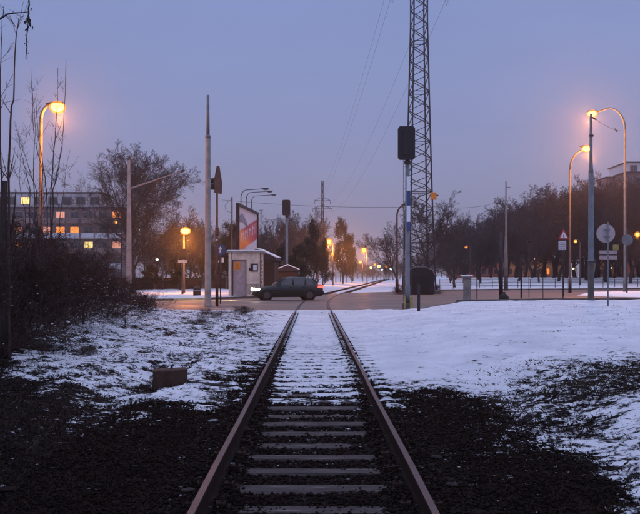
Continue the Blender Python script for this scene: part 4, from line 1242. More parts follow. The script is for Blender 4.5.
# ------------------------------------------------------------------ advertising board
P0 = Vector((ax(238, 67), 67, 0)); P1 = Vector((ax(257.3, 77), 77, 0))
L = (P1 - P0).length; ang = math.atan2(P1.y - P0.y, P1.x - P0.x)
zt, zb_ = az(205.5, 67), 3.45
t = thing("advertising_board", "large framed advertising board with a red diagonal band and pale letters above the kiosk", "billboard", (P0.x, P0.y, .18), ang)
Mt = Matrix.Rotation(R(90), 4, 'X')
mb = MB(); mb.box((L / 2, .08, (zt + zb_) / 2 - .18), (L, .10, zt - zb_)); pn = mb.build("panel", M["paper"], t)
def bpoly(name, poly, m, off):
    mb = MB(); mb.prism([(u * L, (zb_ + v * (zt - zb_)) - .18) for u, v in poly], 0, .004, Matrix.Translation(Vector((0, -off, 0))) @ Mt)
    return mb.build(name, m, pn)
redm = bpy.data.materials.new("red_orange_fade"); redm.use_nodes = True
n_, l_ = redm.node_tree.nodes, redm.node_tree.links
tc = n_.new("ShaderNodeTexCoord"); sp = n_.new("ShaderNodeSeparateXYZ"); l_.new(tc.outputs["Object"], sp.inputs[0])
# fade: orange at the lower left of the band, red above
q1 = n_.new("ShaderNodeMath"); q1.operation = 'MULTIPLY_ADD'; q1.inputs[1].default_value = .16; l_.new(sp.outputs["X"], q1.inputs[0])
q2 = n_.new("ShaderNodeMath"); q2.operation = 'MULTIPLY_ADD'; q2.inputs[1].default_value = .55; q2.inputs[2].default_value = -2.9 ; l_.new(sp.outputs["Z"], q2.inputs[0]); l_.new(q2.outputs[0], q1.inputs[2])
rr = n_.new("ShaderNodeValToRGB"); rr.color_ramp.elements[0].position = .0; rr.color_ramp.elements[0].color = (.85, .22, .03, 1); rr.color_ramp.elements[1].position = .5; rr.color_ramp.elements[1].color = (.42, .03, .06, 1)
l_.new(q1.outputs[0], rr.inputs[0]); l_.new(rr.outputs[0], n_["Principled BSDF"].inputs["Base Color"])
n_["Principled BSDF"].inputs["Roughness"].default_value = .5
bpoly("red_band", [(0, .02), (.04, 0.0), (1, .40), (1, .88), (0, .42)], redm, 0)
# pale upright letter strokes inside the band
for k in range(9):
    u = .16 + k * .092
    base = .06 + .40 * u + .10
    top = .42 + .46 * u - .05
    bpoly("letter_stroke", [(u, base), (u + .028, base + .01), (u + .028, top), (u, top - .01)], M["paper"], .0045)
    if k % 2 == 0 and k < 8:
        bpoly("letter_stroke", [(u + .03, base + .16), (u + .09, base + .18), (u + .09, base + .22), (u + .03, base + .20)], M["paper"], .0045)
bpoly("grey_emblem", [(.06, .78), (.2, .88), (.42, .72), (.50, .60), (.40, .62), (.25, .68), (.10, .66)], mat("grey_print", (.22, .24, .30), .6), 0)
for a, b, c in ((( -.06, 0, (zt) / 2 - .0), (.20, .24, zt), "post"), ((L + .06, 0, zt / 2), (.14, .20, zt), "post")):
    mb = MB(); mb.box(a, b); mb.build(c, M["black"] if a[0] < 0 else M["dark_steel"], t)
mb = MB(); mb.box((L / 2, .0, zt - .10), (L + .2, .26, .18)); mb.build("frame", M["black"], t)
mb = MB(); mb.box((L / 2, .05, zb_ - .24), (L, .18, .12)); mb.build("frame", M["dark_steel"], t)

# ------------------------------------------------------------------ the car on the crossing
def car(label, loc, rz, head=True):
    t = thing("car", label, "car", loc, rz)
    # front is -X; built along X, length 4.3, width 1.72
    HW = .85
    def lower(xs):
        mb = MB(); vs = []; 
        for x, zb_, zt_, w in xs:
            vs += [(x, -w * .93, zb_), (x, -w, zb_ + .18), (x, -w, zb_ + (zt_ - zb_) * .72), (x, -w * .93, zt_), (x, w * .93, zt_), (x, w, zb_ + (zt_ - zb_) * .72), (x, w, zb_ + .18), (x, w * .93, zb_)]
        n = len(xs)
        fs = [(i * 8 + k, i * 8 + (k + 1) % 8, i * 8 + 8 + (k + 1) % 8, i * 8 + 8 + k) for i in range(n - 1) for k in range(8)]
        fs += [tuple(range(8)), tuple(range((n - 1) * 8, n * 8))]
        mb.add(vs, fs); return mb
    xs = [(-2.15, .35, .58, .62), (-2.08, .24, .66, .76), (-1.85, .22, .74, .83), (-1.1, .20, .86, .85), (-.8, .20, .92, .86), (0, .20, .93, .86), (1.0, .20, .95, .86), (1.7, .22, .96, .84), (2.02, .25, .94, .80), (2.13, .34, .88, .72)]
    body = lower(xs).build("body", M["carpaint"], t, True, .02)
    gh = [(-.85, .90, .90, .78), (-.62, .90, 1.06, .76), (-.15, .90, 1.38, .66), (.3, .90, 1.43, .64), (1.0, .90, 1.41, .64), (1.45, .90, 1.32, .65), (1.85, .92, .98, .72)]
    mb = MB(); vs = []
    for x, z0, z1, w in gh:
        vs += [(x, -HW * .93, z0), (x, -w, z1 - .06 * (z1 > .95)), (x, -w * .85, z1), (x, w * .85, z1), (x, w, z1 - .06 * (z1 > .95)), (x, HW * .93, z0)]
    n = len(gh); fs = [(i * 6 + k, i * 6 + (k + 1) % 6, i * 6 + 6 + (k + 1) % 6, i * 6 + 6 + k) for i in range(n - 1) for k in range(6)]
    fs += [tuple(range(6)), tuple(range((n - 1) * 6, n * 6))]
    mb.add(vs, fs); mb.build("cabin", M["carpaint"], t, True)
    for s in (-1, 1):
        for (xa, xb, xc, xd) in ((-.52, .22, .22, -.12), (.30, .98, .98, .30), (1.06, 1.55, 1.35, 1.06)):
            def yy(z): return s * (HW * .93 + (.66 - HW * .93) * (z - .93) / .42 + .012)
            z0, z1 = .96, 1.31
            q = [(xa, yy(z0), z0), (xb, yy(z0), z0), (xc, yy(z1), z1), (xd, yy(z1), z1)]
            mb = MB(); mb.add(q + [(a, b - s * .02, c) for a, b, c in q], [(0, 1, 2, 3), (7, 6, 5, 4), (0, 4, 5, 1), (1, 5, 6, 2), (2, 6, 7, 3), (3, 7, 4, 0)]); mb.build("window", M["glass"], t)
    for q in ([(-.80, -.70, .96), (-.80, .70, .96), (-.20, .60, 1.36), (-.20, -.60, 1.36)], [(1.82, -.66, 1.02), (1.82, .66, 1.02), (1.50, .58, 1.31), (1.50, -.58, 1.31)]):
        d = -.03 if q[0][0] < 0 else .03
        mb = MB(); mb.add([(a + d, b, c + .03) for a, b, c in q] + [(a, b, c) for a, b, c in q], [(0, 1, 2, 3), (7, 6, 5, 4), (0, 4, 5, 1), (1, 5, 6, 2), (2, 6, 7, 3), (3, 7, 4, 0)]); mb.build("windscreen", M["glass"], t)
    Mr = Matrix.Rotation(R(90), 4, 'X')
    for x in (-1.35, 1.28):
        for s in (-1, 1):
            mb = MB(); mb.lathe([(.24, -.10), (.30, -.10), (.32, -.07), (.32, .07), (.30, .10), (.24, .10)], 24, (x, s * .78, .32), Mr); wv = mb.build("wheel", M["rubber"], t, True)
            mb = MB(); mb.lathe([(.20, .105), (.21, .09)], 20, (x, s * .78, .32), Matrix.Rotation(R(90) * (-s), 4, 'X')); mb.build("rim", M["chrome"], wv)
            mb = MB(); mb.lathe([(.37, -.01), (.37, .012)], 24, (x, s * .857, .33), Mr); mb.build("wheel_arch", M["black"], t)
    for s in (-1, 1):
        mb = MB(); mb.lathe([(.05, .0), (.14, .01), (.15, .04), (.10, .09), (.03, .11)], 14, (-2.06, s * .58, .66), Matrix.Rotation(R(-90), 4, 'Y') @ Matrix.Diagonal((.75, 1.25, 1, 1))); mb.build("headlight", E_head, t, True)
        mb = MB(); mb.box((2.10, s * .66, .82), (.09, .26, .16)); mb.build("tail_light", E_tail, t, bevel=.02)
        mb = MB(); mb.box((-.62, s * .98, 1.0), (.10, .18, .13)); mb.build("mirror", M["carpaint"], t, bevel=.03)
        mb = MB(); mb.box((1.96, s * .815, .82), (.34, .04, .13)); mb.build("tail_light", E_tail, t, bevel=.01)
        mb = MB(); mb.box((-1.94, s * .80, .66), (.34, .05, .15)); mb.build("headlight", E_head, t, bevel=.02)
    mb = MB(); mb.box((-2.13, 0, .42), (.10, 1.3, .16)); mb.build("bumper", M["black"], t, bevel=.03)
    mb = MB(); mb.box((2.14, 0, .45), (.10, 1.45, .2)); mb.build("bumper", M["black"], t, bevel=.03)
    mb = MB(); mb.box((0, -.872, .60), (3.0, .012, .05)); mb.build("side_strip", M["black"], t)
    for s in (-1, 1):
        for x in (-.52, .26, 1.02):
            mb = MB(); mb.box((x, s * .862, .66), (.014, .01, .56)); mb.build("door_seam", M["black"], t)
        for x in (.10, .86):
            mb = MB(); mb.box((x, s * .872, .80), (.16, .03, .035)); mb.build("door_handle", M["black"], t, bevel=.008)
    mb = MB(); mb.box((-2.195, 0, .42), (.012, .50, .11)); mb.build("number_plate", M["white"], t)
    mb = MB(); mb.box((2.195, 0, .50), (.012, .50, .11)); mb.build("number_plate", M["white"], t)
    mb = MB(); mb.tube([(.9, .45, 1.40), (1.15, .45, 1.75)], .006, 4); mb.build("aerial", M["black"], t)
    if head:
        for s in (-1, 1):
            ld = bpy.data.lights.new("headlight_beam", 'SPOT'); ld.energy = 700; ld.color = (1, .9, .62); ld.spot_size = R(75); ld.spot_blend = .6; ld.shadow_soft_size = .08
            lo = bpy.data.objects.new("headlight_beam", ld); C.objects.link(lo); lo.parent = t; lo.location = (-2.25, s * .58, .64)
            lo.rotation_euler = (0, R(83), 0)
    return t
cr_ = car("dark green hatchback with lit headlights crossing the railway from right to left", (ax(287, 55.5), 55.5, RZ), R(10))

# ------------------------------------------------------------------ right side street furniture
# gate pillar
D = 57; x = ax(467, D)
t = thing("gate_pillar", "pale square pillar with a wide snow cap at the left end of the railing", "pillar", (x, D, RZ - .02))
h = az(277.5, D) - RZ
mb = MB(); mb.box((0, 0, h / 2), (.42, .42, h)); mb.build("shaft", M["concrete"], t, bevel=.02)
mb = MB(); mb.box((-.02, 0, h + .04), (.62, .6, .08)); mb.build("cap", M["concrete"], t, bevel=.02)
mb = MB(); mb.box((-.02, 0, h + .13), (.70, .6, .10)); mb.build("snow_cap", M["snow"], t, bevel=.04)
# railing
D = 58
xa, xb = ax(477, D), ax(563, D)
t = thing("railing", "dark pedestrian railing with two rails running right from the pale pillar", "railing", (xa, D, RZ))
h = az(276.3, D) - RZ; h2 = az(286, D) - RZ
for px in (477, 521, 543, 563):
    mb = MB(); mb.box((ax(px, D) - xa, 0, h / 2), (.06 if px != 543 else .035, .06, h)); mb.build("post", M["dark_steel"], t)
for hh in (h, h2):
    mb = MB(); mb.box(((xb - xa) / 2, 0, hh), (xb - xa + .1, .05, .05)); mb.build("rail", M["dark_steel"], t)
# dark post with rubbish bag
D = 56.5; x = ax(501, D)
t = thing("thin_pole", "dark thin pole rising in front of the railing beside the black bag", "pole", (x, D, RZ))
mb = MB(); mb.lathe([(.13, 0), (.12, 2.5), (.07, az(232, D) - RZ)], 10); mb.build("pole", M["dark_steel"], t, True)
D = 55.6
def bag(px, D, label):
    rg = random.Random(4)
    mb = MB(); prof = [(.14, 0), (.26, .05), (.30, .2), (.27, .38), (.15, .50), (.06, .56), (.09, .62)]
    mb.lathe(prof, 14); mb.v = [(a * rg.uniform(.88, 1.12), b * rg.uniform(.88, 1.12), c) for a, b, c in mb.v]
    o = mb.build("rubbish_bag", M["black"], None, True); o.location = (ax(px, D), D, gz(ax(px, D), D)); tag(o, label, "bag")
bag(504, 55.6, "full black rubbish bag at the foot of the dark thin pole by the railing")
# noticeboard sign T
D = 62; x = ax(521.5, D)
t = thing("board_on_post", "dark post carrying a small flat dark board behind the railing", "sign", (x, D, RZ))
mb = MB(); mb.tube([(0, 0, 0), (0, 0, az(251, D) - RZ)], .045, 8); mb.build("post", M["black"], t, True)
mb = MB(); mb.box((0, 0, az(252, D) - RZ), (.72, .12, .16)); mb.build("board", M["black"], t, bevel=.01)
D = 63; x = ax(529, D)
t = thing("camera_on_post", "thin post with a small dark camera housing near the ochre house", "camera post", (x, D, RZ))
mb = MB(); mb.tube([(0, 0, 0), (0, 0, az(240, D) - RZ)], .03, 6); mb.build("post", M["dark_steel"], t, True)
mb = MB(); mb.box((0, -.05, az(241.5, D) - RZ), (.26, .30, .16)); mb.build("housing", M["black"], t, bevel=.02)
# triangle + plate sign
D = 66; x = ax(563.5, D)
t = thing("warning_sign", "triangular red and white warning sign above a pale square plate at the railing's right end", "road sign", (x, D, RZ))
mb = MB(); mb.tube([(0, 0, 0), (0, 0, az(228, D) - RZ)], .045, 8); mb.build("post", M["dark_steel"], t, True)
zt_ = az(229, D) - RZ; zb2 = az(239.5, D) - RZ
mb = MB(); mb.prism([(-.42, zb2), (.42, zb2), (0, zt_)], 0, .02, Matrix.Translation(Vector((0, -.05, 0))) @ Mt); tr = mb.build("triangle", M["red"], t)
mb = MB(); mb.prism([(-.27, zb2 + .09), (.27, zb2 + .09), (0, zt_ - .17)], 0, .006, Matrix.Translation(Vector((0, -.0715, 0))) @ Mt); mb.build("triangle_face", M["white"], tr)
mb = MB(); mb.box((0, -.0795, zb2 + .25), (.06, .004, .22)); mb.build("triangle_mark", M["black"], tr)
z0 = (az(241, D) + az(250, D)) / 2 - RZ
mb = MB(); mb.box((-.10, -.06, z0), (.56, .03, .66)); pl = mb.build("plate", M["paper"], t)
for k in range(4):
    mb = MB(); mb.box((-.10, -.078, z0 + .2 - k * .13), (.42, .006, .05)); mb.build("print_line", M["concrete_dark"], pl)
# round sign seen from behind
D = 41.5; x = ax(608, D); zb = gz(x, D)
t = thing("round_sign", "round road sign seen from behind on a thin post in the snow at the right", "road sign", (x, D, zb))
mb = MB(); mb.tube([(0, 0, -.1), (0, 0, az(222, D) - zb)], .034, 8); mb.build("post", M["galv"], t, True)
z = az(233.5, D) - zb
mb = MB(); mb.lathe([(.42, .045), (.43, .055), (.43, .075), (.41, .08)], 36, (-.08, 0, z), Matrix.Rotation(R(-90), 4, 'X')); mb.build("sign_back", M["sign_back"], t)
for dz in (-.16, .16):
    mb = MB(); mb.box((-.05, -.0, z + dz), (.28, .085, .035)); mb.build("clamp", M["galv"], t)
# direction plates beyond
D = 66; x = ax(608, D)
t = thing("direction_sign", "two stacked yellow direction plates on a post behind the round sign", "road sign", (x, D, RZ + .1))
zb = RZ + .1
mb = MB(); mb.tube([(0, 0, -.1), (0, 0, az(244, D) - zb)], .045, 8); mb.build("post", M["lamp_paint"], t, True)
mb = MB(); mb.box((0, -.06, az(252.5, D) - zb), (1.30, .03, .28)); mb.build("plate", M["sign_back"], t)
mb = MB(); mb.box((0, -.06, az(257.5, D) - zb), (1.30, .03, .28)); mb.build("plate", M["sign_back"], t)
mb = MB(); mb.box((.55, -.06, az(247.5, D) - zb), (.42, .03, .40)); mb.build("plate", M["yellow"], t)
D = 70; x = ax(627, D); zb = RZ + .1
t = thing("round_sign", "dark round sign back on a dark post near the right picture edge", "road sign", (x, D, zb))
mb = MB(); mb.tube([(0, 0, -.1), (0, 0, az(228, D) - zb)], .06, 8); mb.build("post", M["dark_steel"], t, True)
mb = MB(); mb.lathe([(.44, .045), (.44, .075)], 28, (0, 0, az(240, D) - zb), Matrix.Rotation(R(90), 4, 'X')); mb.build("sign_back", M["bluegrey"], t)
# small dark bollard left beyond the road
D = 66; x = ax(197, D)
t = thing("bollard", "small dark rounded bollard on the verge left of the tall grey pole", "bollard", (x, D, .15))
mb = MB(); mb.lathe([(.28, -.05), (.28, .5), (.24, .62), (.12, .72), (.02, .74)], 14); mb.build("body", M["black"], t, True)
mb = MB(); mb.lathe([(.283, .38), (.283, .46)], 14); mb.build("band", M["concrete"], t, True)

# far snow-covered fence line at the right
D = 98
t = thing("long_fence", "long low wire fence at the back of the snowy field under the wood", "fence", (ax(445, D), D + 4, .18))
for k in range(24):
    mb = MB(); mb.box((k * 1.6, k * .55, .55), (.06, .06, 1.15)); mb.build("post", M["dark_steel"], t)
for zz in (.35, .7, 1.05):
    mb = MB(); mb.tube([(0, 0, zz), (23 * 1.6, 23 * .55, zz)], .02, 4); mb.build("wire", M["dark_steel"], t)

# ------------------------------------------------------------------ buildings
def block(name, label, cat, x0, x1, y, depth, z0, h, wallm, storeys, bays, lit, winw=1.3, winh=1.35, roofm=None, rz=0, sill=.9, balcony=None):
    t = thing(name, label, cat, (x0, y, z0), rz)
    W = x1 - x0
    mb = MB(); mb.box((W / 2, depth / 2, h / 2), (W, depth, h)); mb.build("wall", wallm, t)
    mb = MB(); mb.box((W / 2, depth / 2, h + .15), (W + .6, depth + .6, .3)); mb.build("roof", roofm or M["roof"], t)
    bw = W / bays; sh = h / storeys
    fr = MB(); fr.box((0, -.05, 0), (winw + .16, .14, winh + .16)); frm = fr.mesh("window", M["winframe"])
    pn_ = MB()
    for s in (-1, 1): pn_.box((s * (winw / 4), -.125, 0), (winw / 2 - .05, .02, winh - .05))
    pm = {None: pn_.mesh("pane", M["glass"]), 'y': pn_.mesh("pane", E_win_y), 'o': pn_.mesh("pane", E_win_o), 'p': pn_.mesh("pane", E_win_p)}
    for s in range(storeys):
        for b in range(bays):
            w = bpy.data.objects.new("window", frm); C.objects.link(w); w.parent = t; w.location = ((b + .5) * bw, 0, s * sh + sill + winh / 2)
            p = bpy.data.objects.new("pane", pm[lit.get((s, b))]); C.objects.link(p); p.parent = w
    if balcony:
        for s in range(1, storeys):
            for b in balcony:
                mb = MB(); mb.box(((b + .5) * bw, -.7, s * sh), (bw * .92, 1.3, .14)); mb.box(((b + .5) * bw, -1.33, s * sh + .55), (bw * .92, .06, .9)); mb.build("balcony", M["wall_pale"] if s % 2 else wallm, t)
    return t
# flats at left: floor height 2.85 m, D=180
D = 180
x0, x1 = ax(-45, D), ax(124, D)
bays = 12
bw = (x1 - x0) / bays
def bay(px): return int((ax(px, D) - x0) / bw)
H5 = az(208.5, D) - .2
lit = {}
def storey(py): return int((az(py, D) - .2) / (H5 / 5))
lit = {(storey(231), bay(22)): 'p', (storey(230), bay(62)): 'o', (storey(230), bay(79)): 'o', (storey(244), bay(38)): 'p', (storey(244), bay(84)): 'p', (storey(249), bay(88)): 'y', (storey(244), bay(112)): 'p', (storey(218), bay(62)): 'p', (storey(244), bay(22)): 'o', (storey(231), bay(47)): 'p', (storey(256), bay(62)): 'p', (storey(218), bay(112)): 'o'}  # some of these lit windows are added at random for warmth
block("apartment_block", "long brown block of flats with a few lit windows behind the bushes at the left", "apartment block", x0, x1, D, 12, .2, H5, M["wall_brown"], 5, bays, lit, 1.7, 1.4, balcony=[0, 1, 2, 3, 4, 5, 6, 7, 8, 9, 10, 11])
block("penthouse_storey", "pale set back top storey with one yellow lit window on the brown block of flats", "building storey", ax(-40, D), ax(100, D), D + 1.5, 9, .2 + H5 + .31, az(193, D) - H5 - .5, M["wall_pale"], 1, 10, {(0, 4): 'y'}, 1.8, 1.5, sill=.6)
# right edge flats
D = 230
block("apartment_block", "pale tall block of flats above the wood at the right picture edge", "apartment block", ax(627, D), ax(720, D), D, 14, .2, az(163, D) - .2, M["wall_pale"], 10, 7, {}, 1.7, 1.5)
block("stepped_house", "dark flat roofed house stepping up in front of the pale tall block", "house", ax(607, D - 8), ax(622, D - 8), D - 8, 8, .2, az(178, D - 8) - .2, M["wall_brown"], 8, 2, {}, 1.1, 1.3)
block("stepped_house", "slightly higher dark house slice touching the pale tall block", "house", ax(615, D - 12), ax(629, D - 12), D - 20, 8, .2, az(173, D - 20) - .2, M["wall_brown"], 8, 2, {}, 1.1, 1.3)
# low ochre and red houses under the wood
D = 215
block("low_house", "long low ochre house glimpsed between trunks under the wood", "house", ax(506, D), ax(566, D), D, 9, 1.2, 4.6, M["wall_yellow"], 1, 8, {(0, 1): 'y', (0, 5): 'o'}, 1.0, 1.3)
block("low_house", "long low brick red house glimpsed under the wood left of the slim grey pole", "house", ax(452, D), ax(499, D), D, 9, 1.2, 3.6, M["wall_pink"], 1, 8, {}, 1.0, 1.2)
block("low_house", "low ochre house partly hidden behind the direction sign at the right", "house", ax(598, D), ax(650, D), D, 9, 1.2, 4.2, M["wall_yellow"], 1, 7, {(0, 3): 'o'}, 1.0, 1.2)
for (px, D, p) in ((535, 205, 450), (475, 205, 300), (622, 205, 300)):
    t = thing("wall_lamp", {535: "lamp on a short post lighting the ochre house under the wood", 475: "lamp on a short post lighting the red house under the wood", 622: "lamp on a short post lighting the ochre house at the right edge"}[px], "lamp", (ax(px, D), D, 1.2))
    mb = MB(); mb.tube([(0, 0, 0), (0, 0, 4.2)], .05, 6); mb.build("post", M["dark_steel"], t)
    mb = MB(); mb.lathe([(.05, 4.2), (.16, 4.3), (.16, 4.55), (.05, 4.6)], 8); mb.build("bowl", E_sodium_far, t)
    add_light(t, (0, .3, 4.9), p, (1, .5, .2))
# wall of the yard left
D = 98
t = thing("garden_wall", "low dark garden wall behind the snowy verge left of the crossing", "wall", (ax(60, D), D, .15))
for k in range(8):
    mb = MB(); mb.box((1.25 + k * 2.6, 0, .65), (2.56, .2, 1.3)); mb.build("wall_panel", M["wood"], t)
for k in range(9):
    mb = MB(); mb.box((-.05 + k * 2.6, -.02, .72), (.22, .3, 1.5)); mb.build("pier", M["concrete_dark"], t)

# ------------------------------------------------------------------ foreground left: bushes, saplings, snag
bush_specs = [  # px, D, height, widen, label
    (-14, 13.5, 2.1, .9, "dense dark bramble filling the lower left picture edge"),
    (-26, 16, 2.8, 1.0, "dark thicket leaning in from beyond the left picture edge"),
    (20, 17.5, 1.8, 1.1, "dark leafless bramble below the lamp post at the left"),
    (18, 21, 2.1, 1.2, "dark bush behind the cut off trunk at the left"),
    (60, 21, 1.85, 1.2, "dark rounded bush below the glowing lamp at the left"),
    (46, 26, 2.4, 1.2, "dark bush rising before the flats, left of the pole with the slanting arm"),
    (84, 23, 1.75, 1.3, "low dark bush with snow flecks at the middle of the left thicket"),
    (80, 30, 2.3, 1.3, "farther dark bush between flats and low snowy bush"),
    (106, 27, 1.45, 1.3, "dark snow flecked bush in front of the pole with the slanting arm"),
    (124, 25, .95, 1.4, "snow dusted bush at the right end of the thicket"),
    (150, 31, .8, 1.4, "last small snowy bush before the road at the left"),
    (116, 36, 2.0, 1.3, "far dark bush at the road edge behind the thicket"),
    (-5, 26, 2.8, 1.2, "tall dark bush at the far left behind the bramble"),
    (84, 16.5, .32, 1.8, "small snow covered bramble heap on the left snow"),
    (50, 19.5, 1.1, 1.4, "low dark bramble between the thicket and the open snow at the left"),
    (134, 33, 1.15, 1.3, "dark bush just left of the orange lit road patch"),
    (72, 25.5, 1.9, 1.3, "dark bush in the middle row of the left thicket"),
    (25, 24, 2.2, 1.3, "dark bush in the rear of the left thicket before the lit windows"),
    (8, 17.5, 1.9, 1.3, "bulky dark bush right behind the bramble at the left edge"),
    (400, 74, 1.15, 1.3, "small dark shrub at the left foot of the lattice pylon"),
    (437, 76, 1.0, 1.3, "small dark shrub at the right foot of the lattice pylon"),
    (213, 31, .45, 2.2, "flat brown weed patch in the snow by the tall grey pole"),
    (240, 34, .42, 2.4, "flat brown weed patch in the snow left of the rails near the road"),
    (196, 27, .35, 2.4, "low brown weeds in the snow midway between stump and tall grey pole"),
]
M["leaf_d"] = M["leaf"]
def snow_flecks(parent_tpl, seed, n):
    """lumps of snow lying on the twigs of a bush template"""
    rg = random.Random(seed); vs = parent_tpl[1].vertices
    mb = MB()
    for _ in range(n):
        v = vs[rg.randrange(len(vs))].co
        if v.z > .7 or v.z < .1: continue
        s = rg.uniform(.004, .010)
        b = []
        for dx, dy, dz in ((1, 0, 0), (-1, 0, 0), (0, 1, 0), (0, -1, 0), (0, 0, .6), (0, 0, -.5)):
            b.append((v.x + dx * s * rg.uniform(.7, 2.0), v.y + dy * s * rg.uniform(.7, 1.8), v.z + .01 + dz * s * rg.uniform(.5, 1)))
        mb.add(b, [(0, 2, 4), (2, 1, 4), (1, 3, 4), (3, 0, 4), (2, 0, 5), (1, 2, 5), (3, 1, 5), (0, 3, 5)])
    return mb.mesh("snow_flecks", M["snow"], True)
fl = {}
for i, (px, D, h, w, lb) in enumerate(bush_specs):
    tp = (T_bush, T_bush2)[i % 2]
    x = ax(px, D)
    o = plant_tree(tp, x, D, h, lb, cat="bush", name="bush", wide=w, rz=i * 1.3, z=gz(x, D) - .05)
    k = (i % 2, 420 if "snow" in lb else 40)
    if k not in fl: fl[k] = snow_flecks(tp, 3 + i, k[1])
    c = bpy.data.objects.new("snow_flecks", fl[k]); C.objects.link(c); c.parent = o; c["kind"] = "stuff"

# saplings: (list of pixel points bottom to top), distance, radius
sap = [
    ([(48, 262), (46, 190), (43, 165), (38, 130), (36, 100)], 22, .020, "slim sapling with a fork just left of the glowing lamp's post"),
    ([(50, 262), (51, 190), (54, 150), (57, 110), (58, 68)], 22, .024, "tall sapling whose tip crosses the glowing lamp"),
    ([(52, 262), (53, 190), (60, 160), (64, 130), (66, 60)], 22, .024, "tall sapling just right of the glowing lamp"),
    ([(36, 262), (34, 180), (34, 140), (32, 95), (31, 80)], 22, .018, "thin sapling rising left of the lamp post with its tip in clear sky"),
    ([(40, 262), (42, 170), (36, 145), (34, 110), (31, 70)], 21, .016, "crooked thin sapling crossing the lamp post"),
    ([(30, 262), (30, 190), (24, 165), (20, 145), (14, 120)], 20, .014, "sapling leaning left toward the thin dark trunk"),
    ([(38, 262), (36, 190), (28, 165), (22, 148), (18, 130)], 20, .012, "finest sapling leaning left behind the others"),
    ([(9, 300), (9, 180), (10, 128), (13, 100), (16, 40), (19, 18)], 15, .028, "thin dark trunk at the far left ending in a long whip"),
    ([(1, 300), (1, 180), (0, 110), (1, 60), (2, 20)], 15, .022, "dark whip of a trunk right at the left picture edge"),
    ([(58, 262), (60, 215), (64, 190), (66, 170), (70, 150)], 23, .014, "short sapling leaning right below the glowing lamp"),
    ([(44, 262), (42, 210), (50, 188), (56, 178), (62, 150)], 22, .012, "sapling bending right over the lamp post's lower part"),
    ([(24, 270), (26, 215), (20, 190), (20, 155)], 20, .014, "short sapling between the thin dark trunk and the lamp post"),
]
for i, (pts, D, r, lb) in enumerate(sap):
    rg = random.Random(40 + i)
    P = [at(a, b, D + rg.uniform(-.1, .1)) for a, b in pts]
    base = P[0].copy(); base.z = gz(base.x, base.y) - .1
    P = [base] + P
    t = thing("sapling", lb, "sapling", base, 0)
    Q = []
    for a, b in zip(P[:-1], P[1:]):
        for k in range(4): Q.append(a.lerp(b, k / 4) - base + Vector((rg.gauss(0, .008), rg.gauss(0, .008), 0)))
    Q.append(P[-1] - base)
    rad = [r * (1 - .75 * k / (len(Q) - 1)) for k in range(len(Q))]
    mb = MB(); mb.tube(Q, rad, 6); mb.build("trunk", M["bark_red"], t, True)
    for k in range(10):
        mb = MB()
        j = rg.randrange(6, len(Q) - 2)
        d = Vector((rg.choice((-1, 1)) * rg.uniform(.3, .8), rg.gauss(0, .4), 1.0)).normalized(); l = rg.uniform(.12, .55)
        q = Q[j]; pp = [q, q + d * l * .5, q + d * l + Vector((0, 0, l * .15))]
        mb.tube(pp, [rad[j] * .45, rad[j] * .35, .003], 4)
        for _ in range(2):
            e = pp[1] + Vector((rg.gauss(0, .12), rg.gauss(0, .1), rg.uniform(.05, .2))); mb.tube([pp[1], e], [.004, .002], 3)
        mb.build("twig", M["bark_red"], t)
# cut-off trunk
D = 15; x = ax(4, D)
t = thing("tree_snag", "thick dark cut off trunk at the far left edge", "tree trunk", (x, D, gz(x, D) - .1))
h = az(175, D) - gz(x, D)
mb = MB(); mb.tube([(0, 0, 0), (.01, 0, .8), (-.01, 0, 1.6), (0, 0, h)], [.075, .06, .055, .052], 10); mb.build("trunk", M["bark"], t, True)
mb = MB(); mb.tube([(.0, 0, h * .6), (.14, .02, h * .75), (.20, 0, h * .95)], [.03, .02, .01], 6); mb.build("branch_stub", M["bark"], t, True)
# hanging ivy strand at the top left, from an overhanging bough of a tree beside the track
D = 9.0
tx = -4.9
t = thing("bare_tree", "bare tree whose bough and hanging ivy strand enter the top left corner", "tree", (tx, D, gz(tx, D) - .1))
b0 = Vector((tx, D, gz(tx, D) - .1))
trunk_pts = [Vector((0, 0, 0)), Vector((.05, 0, 1.2)), Vector((.0, .05, 2.6)), Vector((.1, 0, 4.2)), Vector((.2, 0, 6.2))]
mb = MB(); mb.tube(trunk_pts, [.11, .09, .075, .06, .02], 9); mb.build("trunk", M["bark"], t, True)
mb = MB()
bp0 = trunk_pts[3]
e1 = at(30, -14, D) - b0
mb.tube([bp0, bp0.lerp(e1, .35) + Vector((0, 0, .35)), bp0.lerp(e1, .75) + Vector((0, 0, .3)), e1], [.035, .025, .018, .012], 6)
b1 = [at(-30, 35, D), at(-12, 24, D), at(0, 19, D), at(8, 14, D), at(15, 13, D), at(24, 12.5, D), at(28, 12, D)]
mb.tube([trunk_pts[2].lerp(trunk_pts[3], .4)] + [p - b0 for p in b1], [.03, .02, .014, .011, .008, .007, .005, .004], 5)
for p, q, r_ in (((3, 17), (4, 5), .005), ((4, 8), (0, 5), .004), ((12, 14), (14, 10), .003), ((6, 16), (12, 24), .003), ((14, 13), (26, 20), .003)):
    mb.tube([at(*p, D) - b0, at(*q, D) - b0], [r_, r_ * .5], 4)
mb.build("bough", M["bark"], t, True)
mb = MB(); rg = random.Random(9)
st = [at(30 - k * .18 + rg.uniform(-.5, .5), -14 + k * 3.2, D) - b0 for k in range(24)]
mb.tube(st, [.008] * 10 + [.005] * 14, 4)
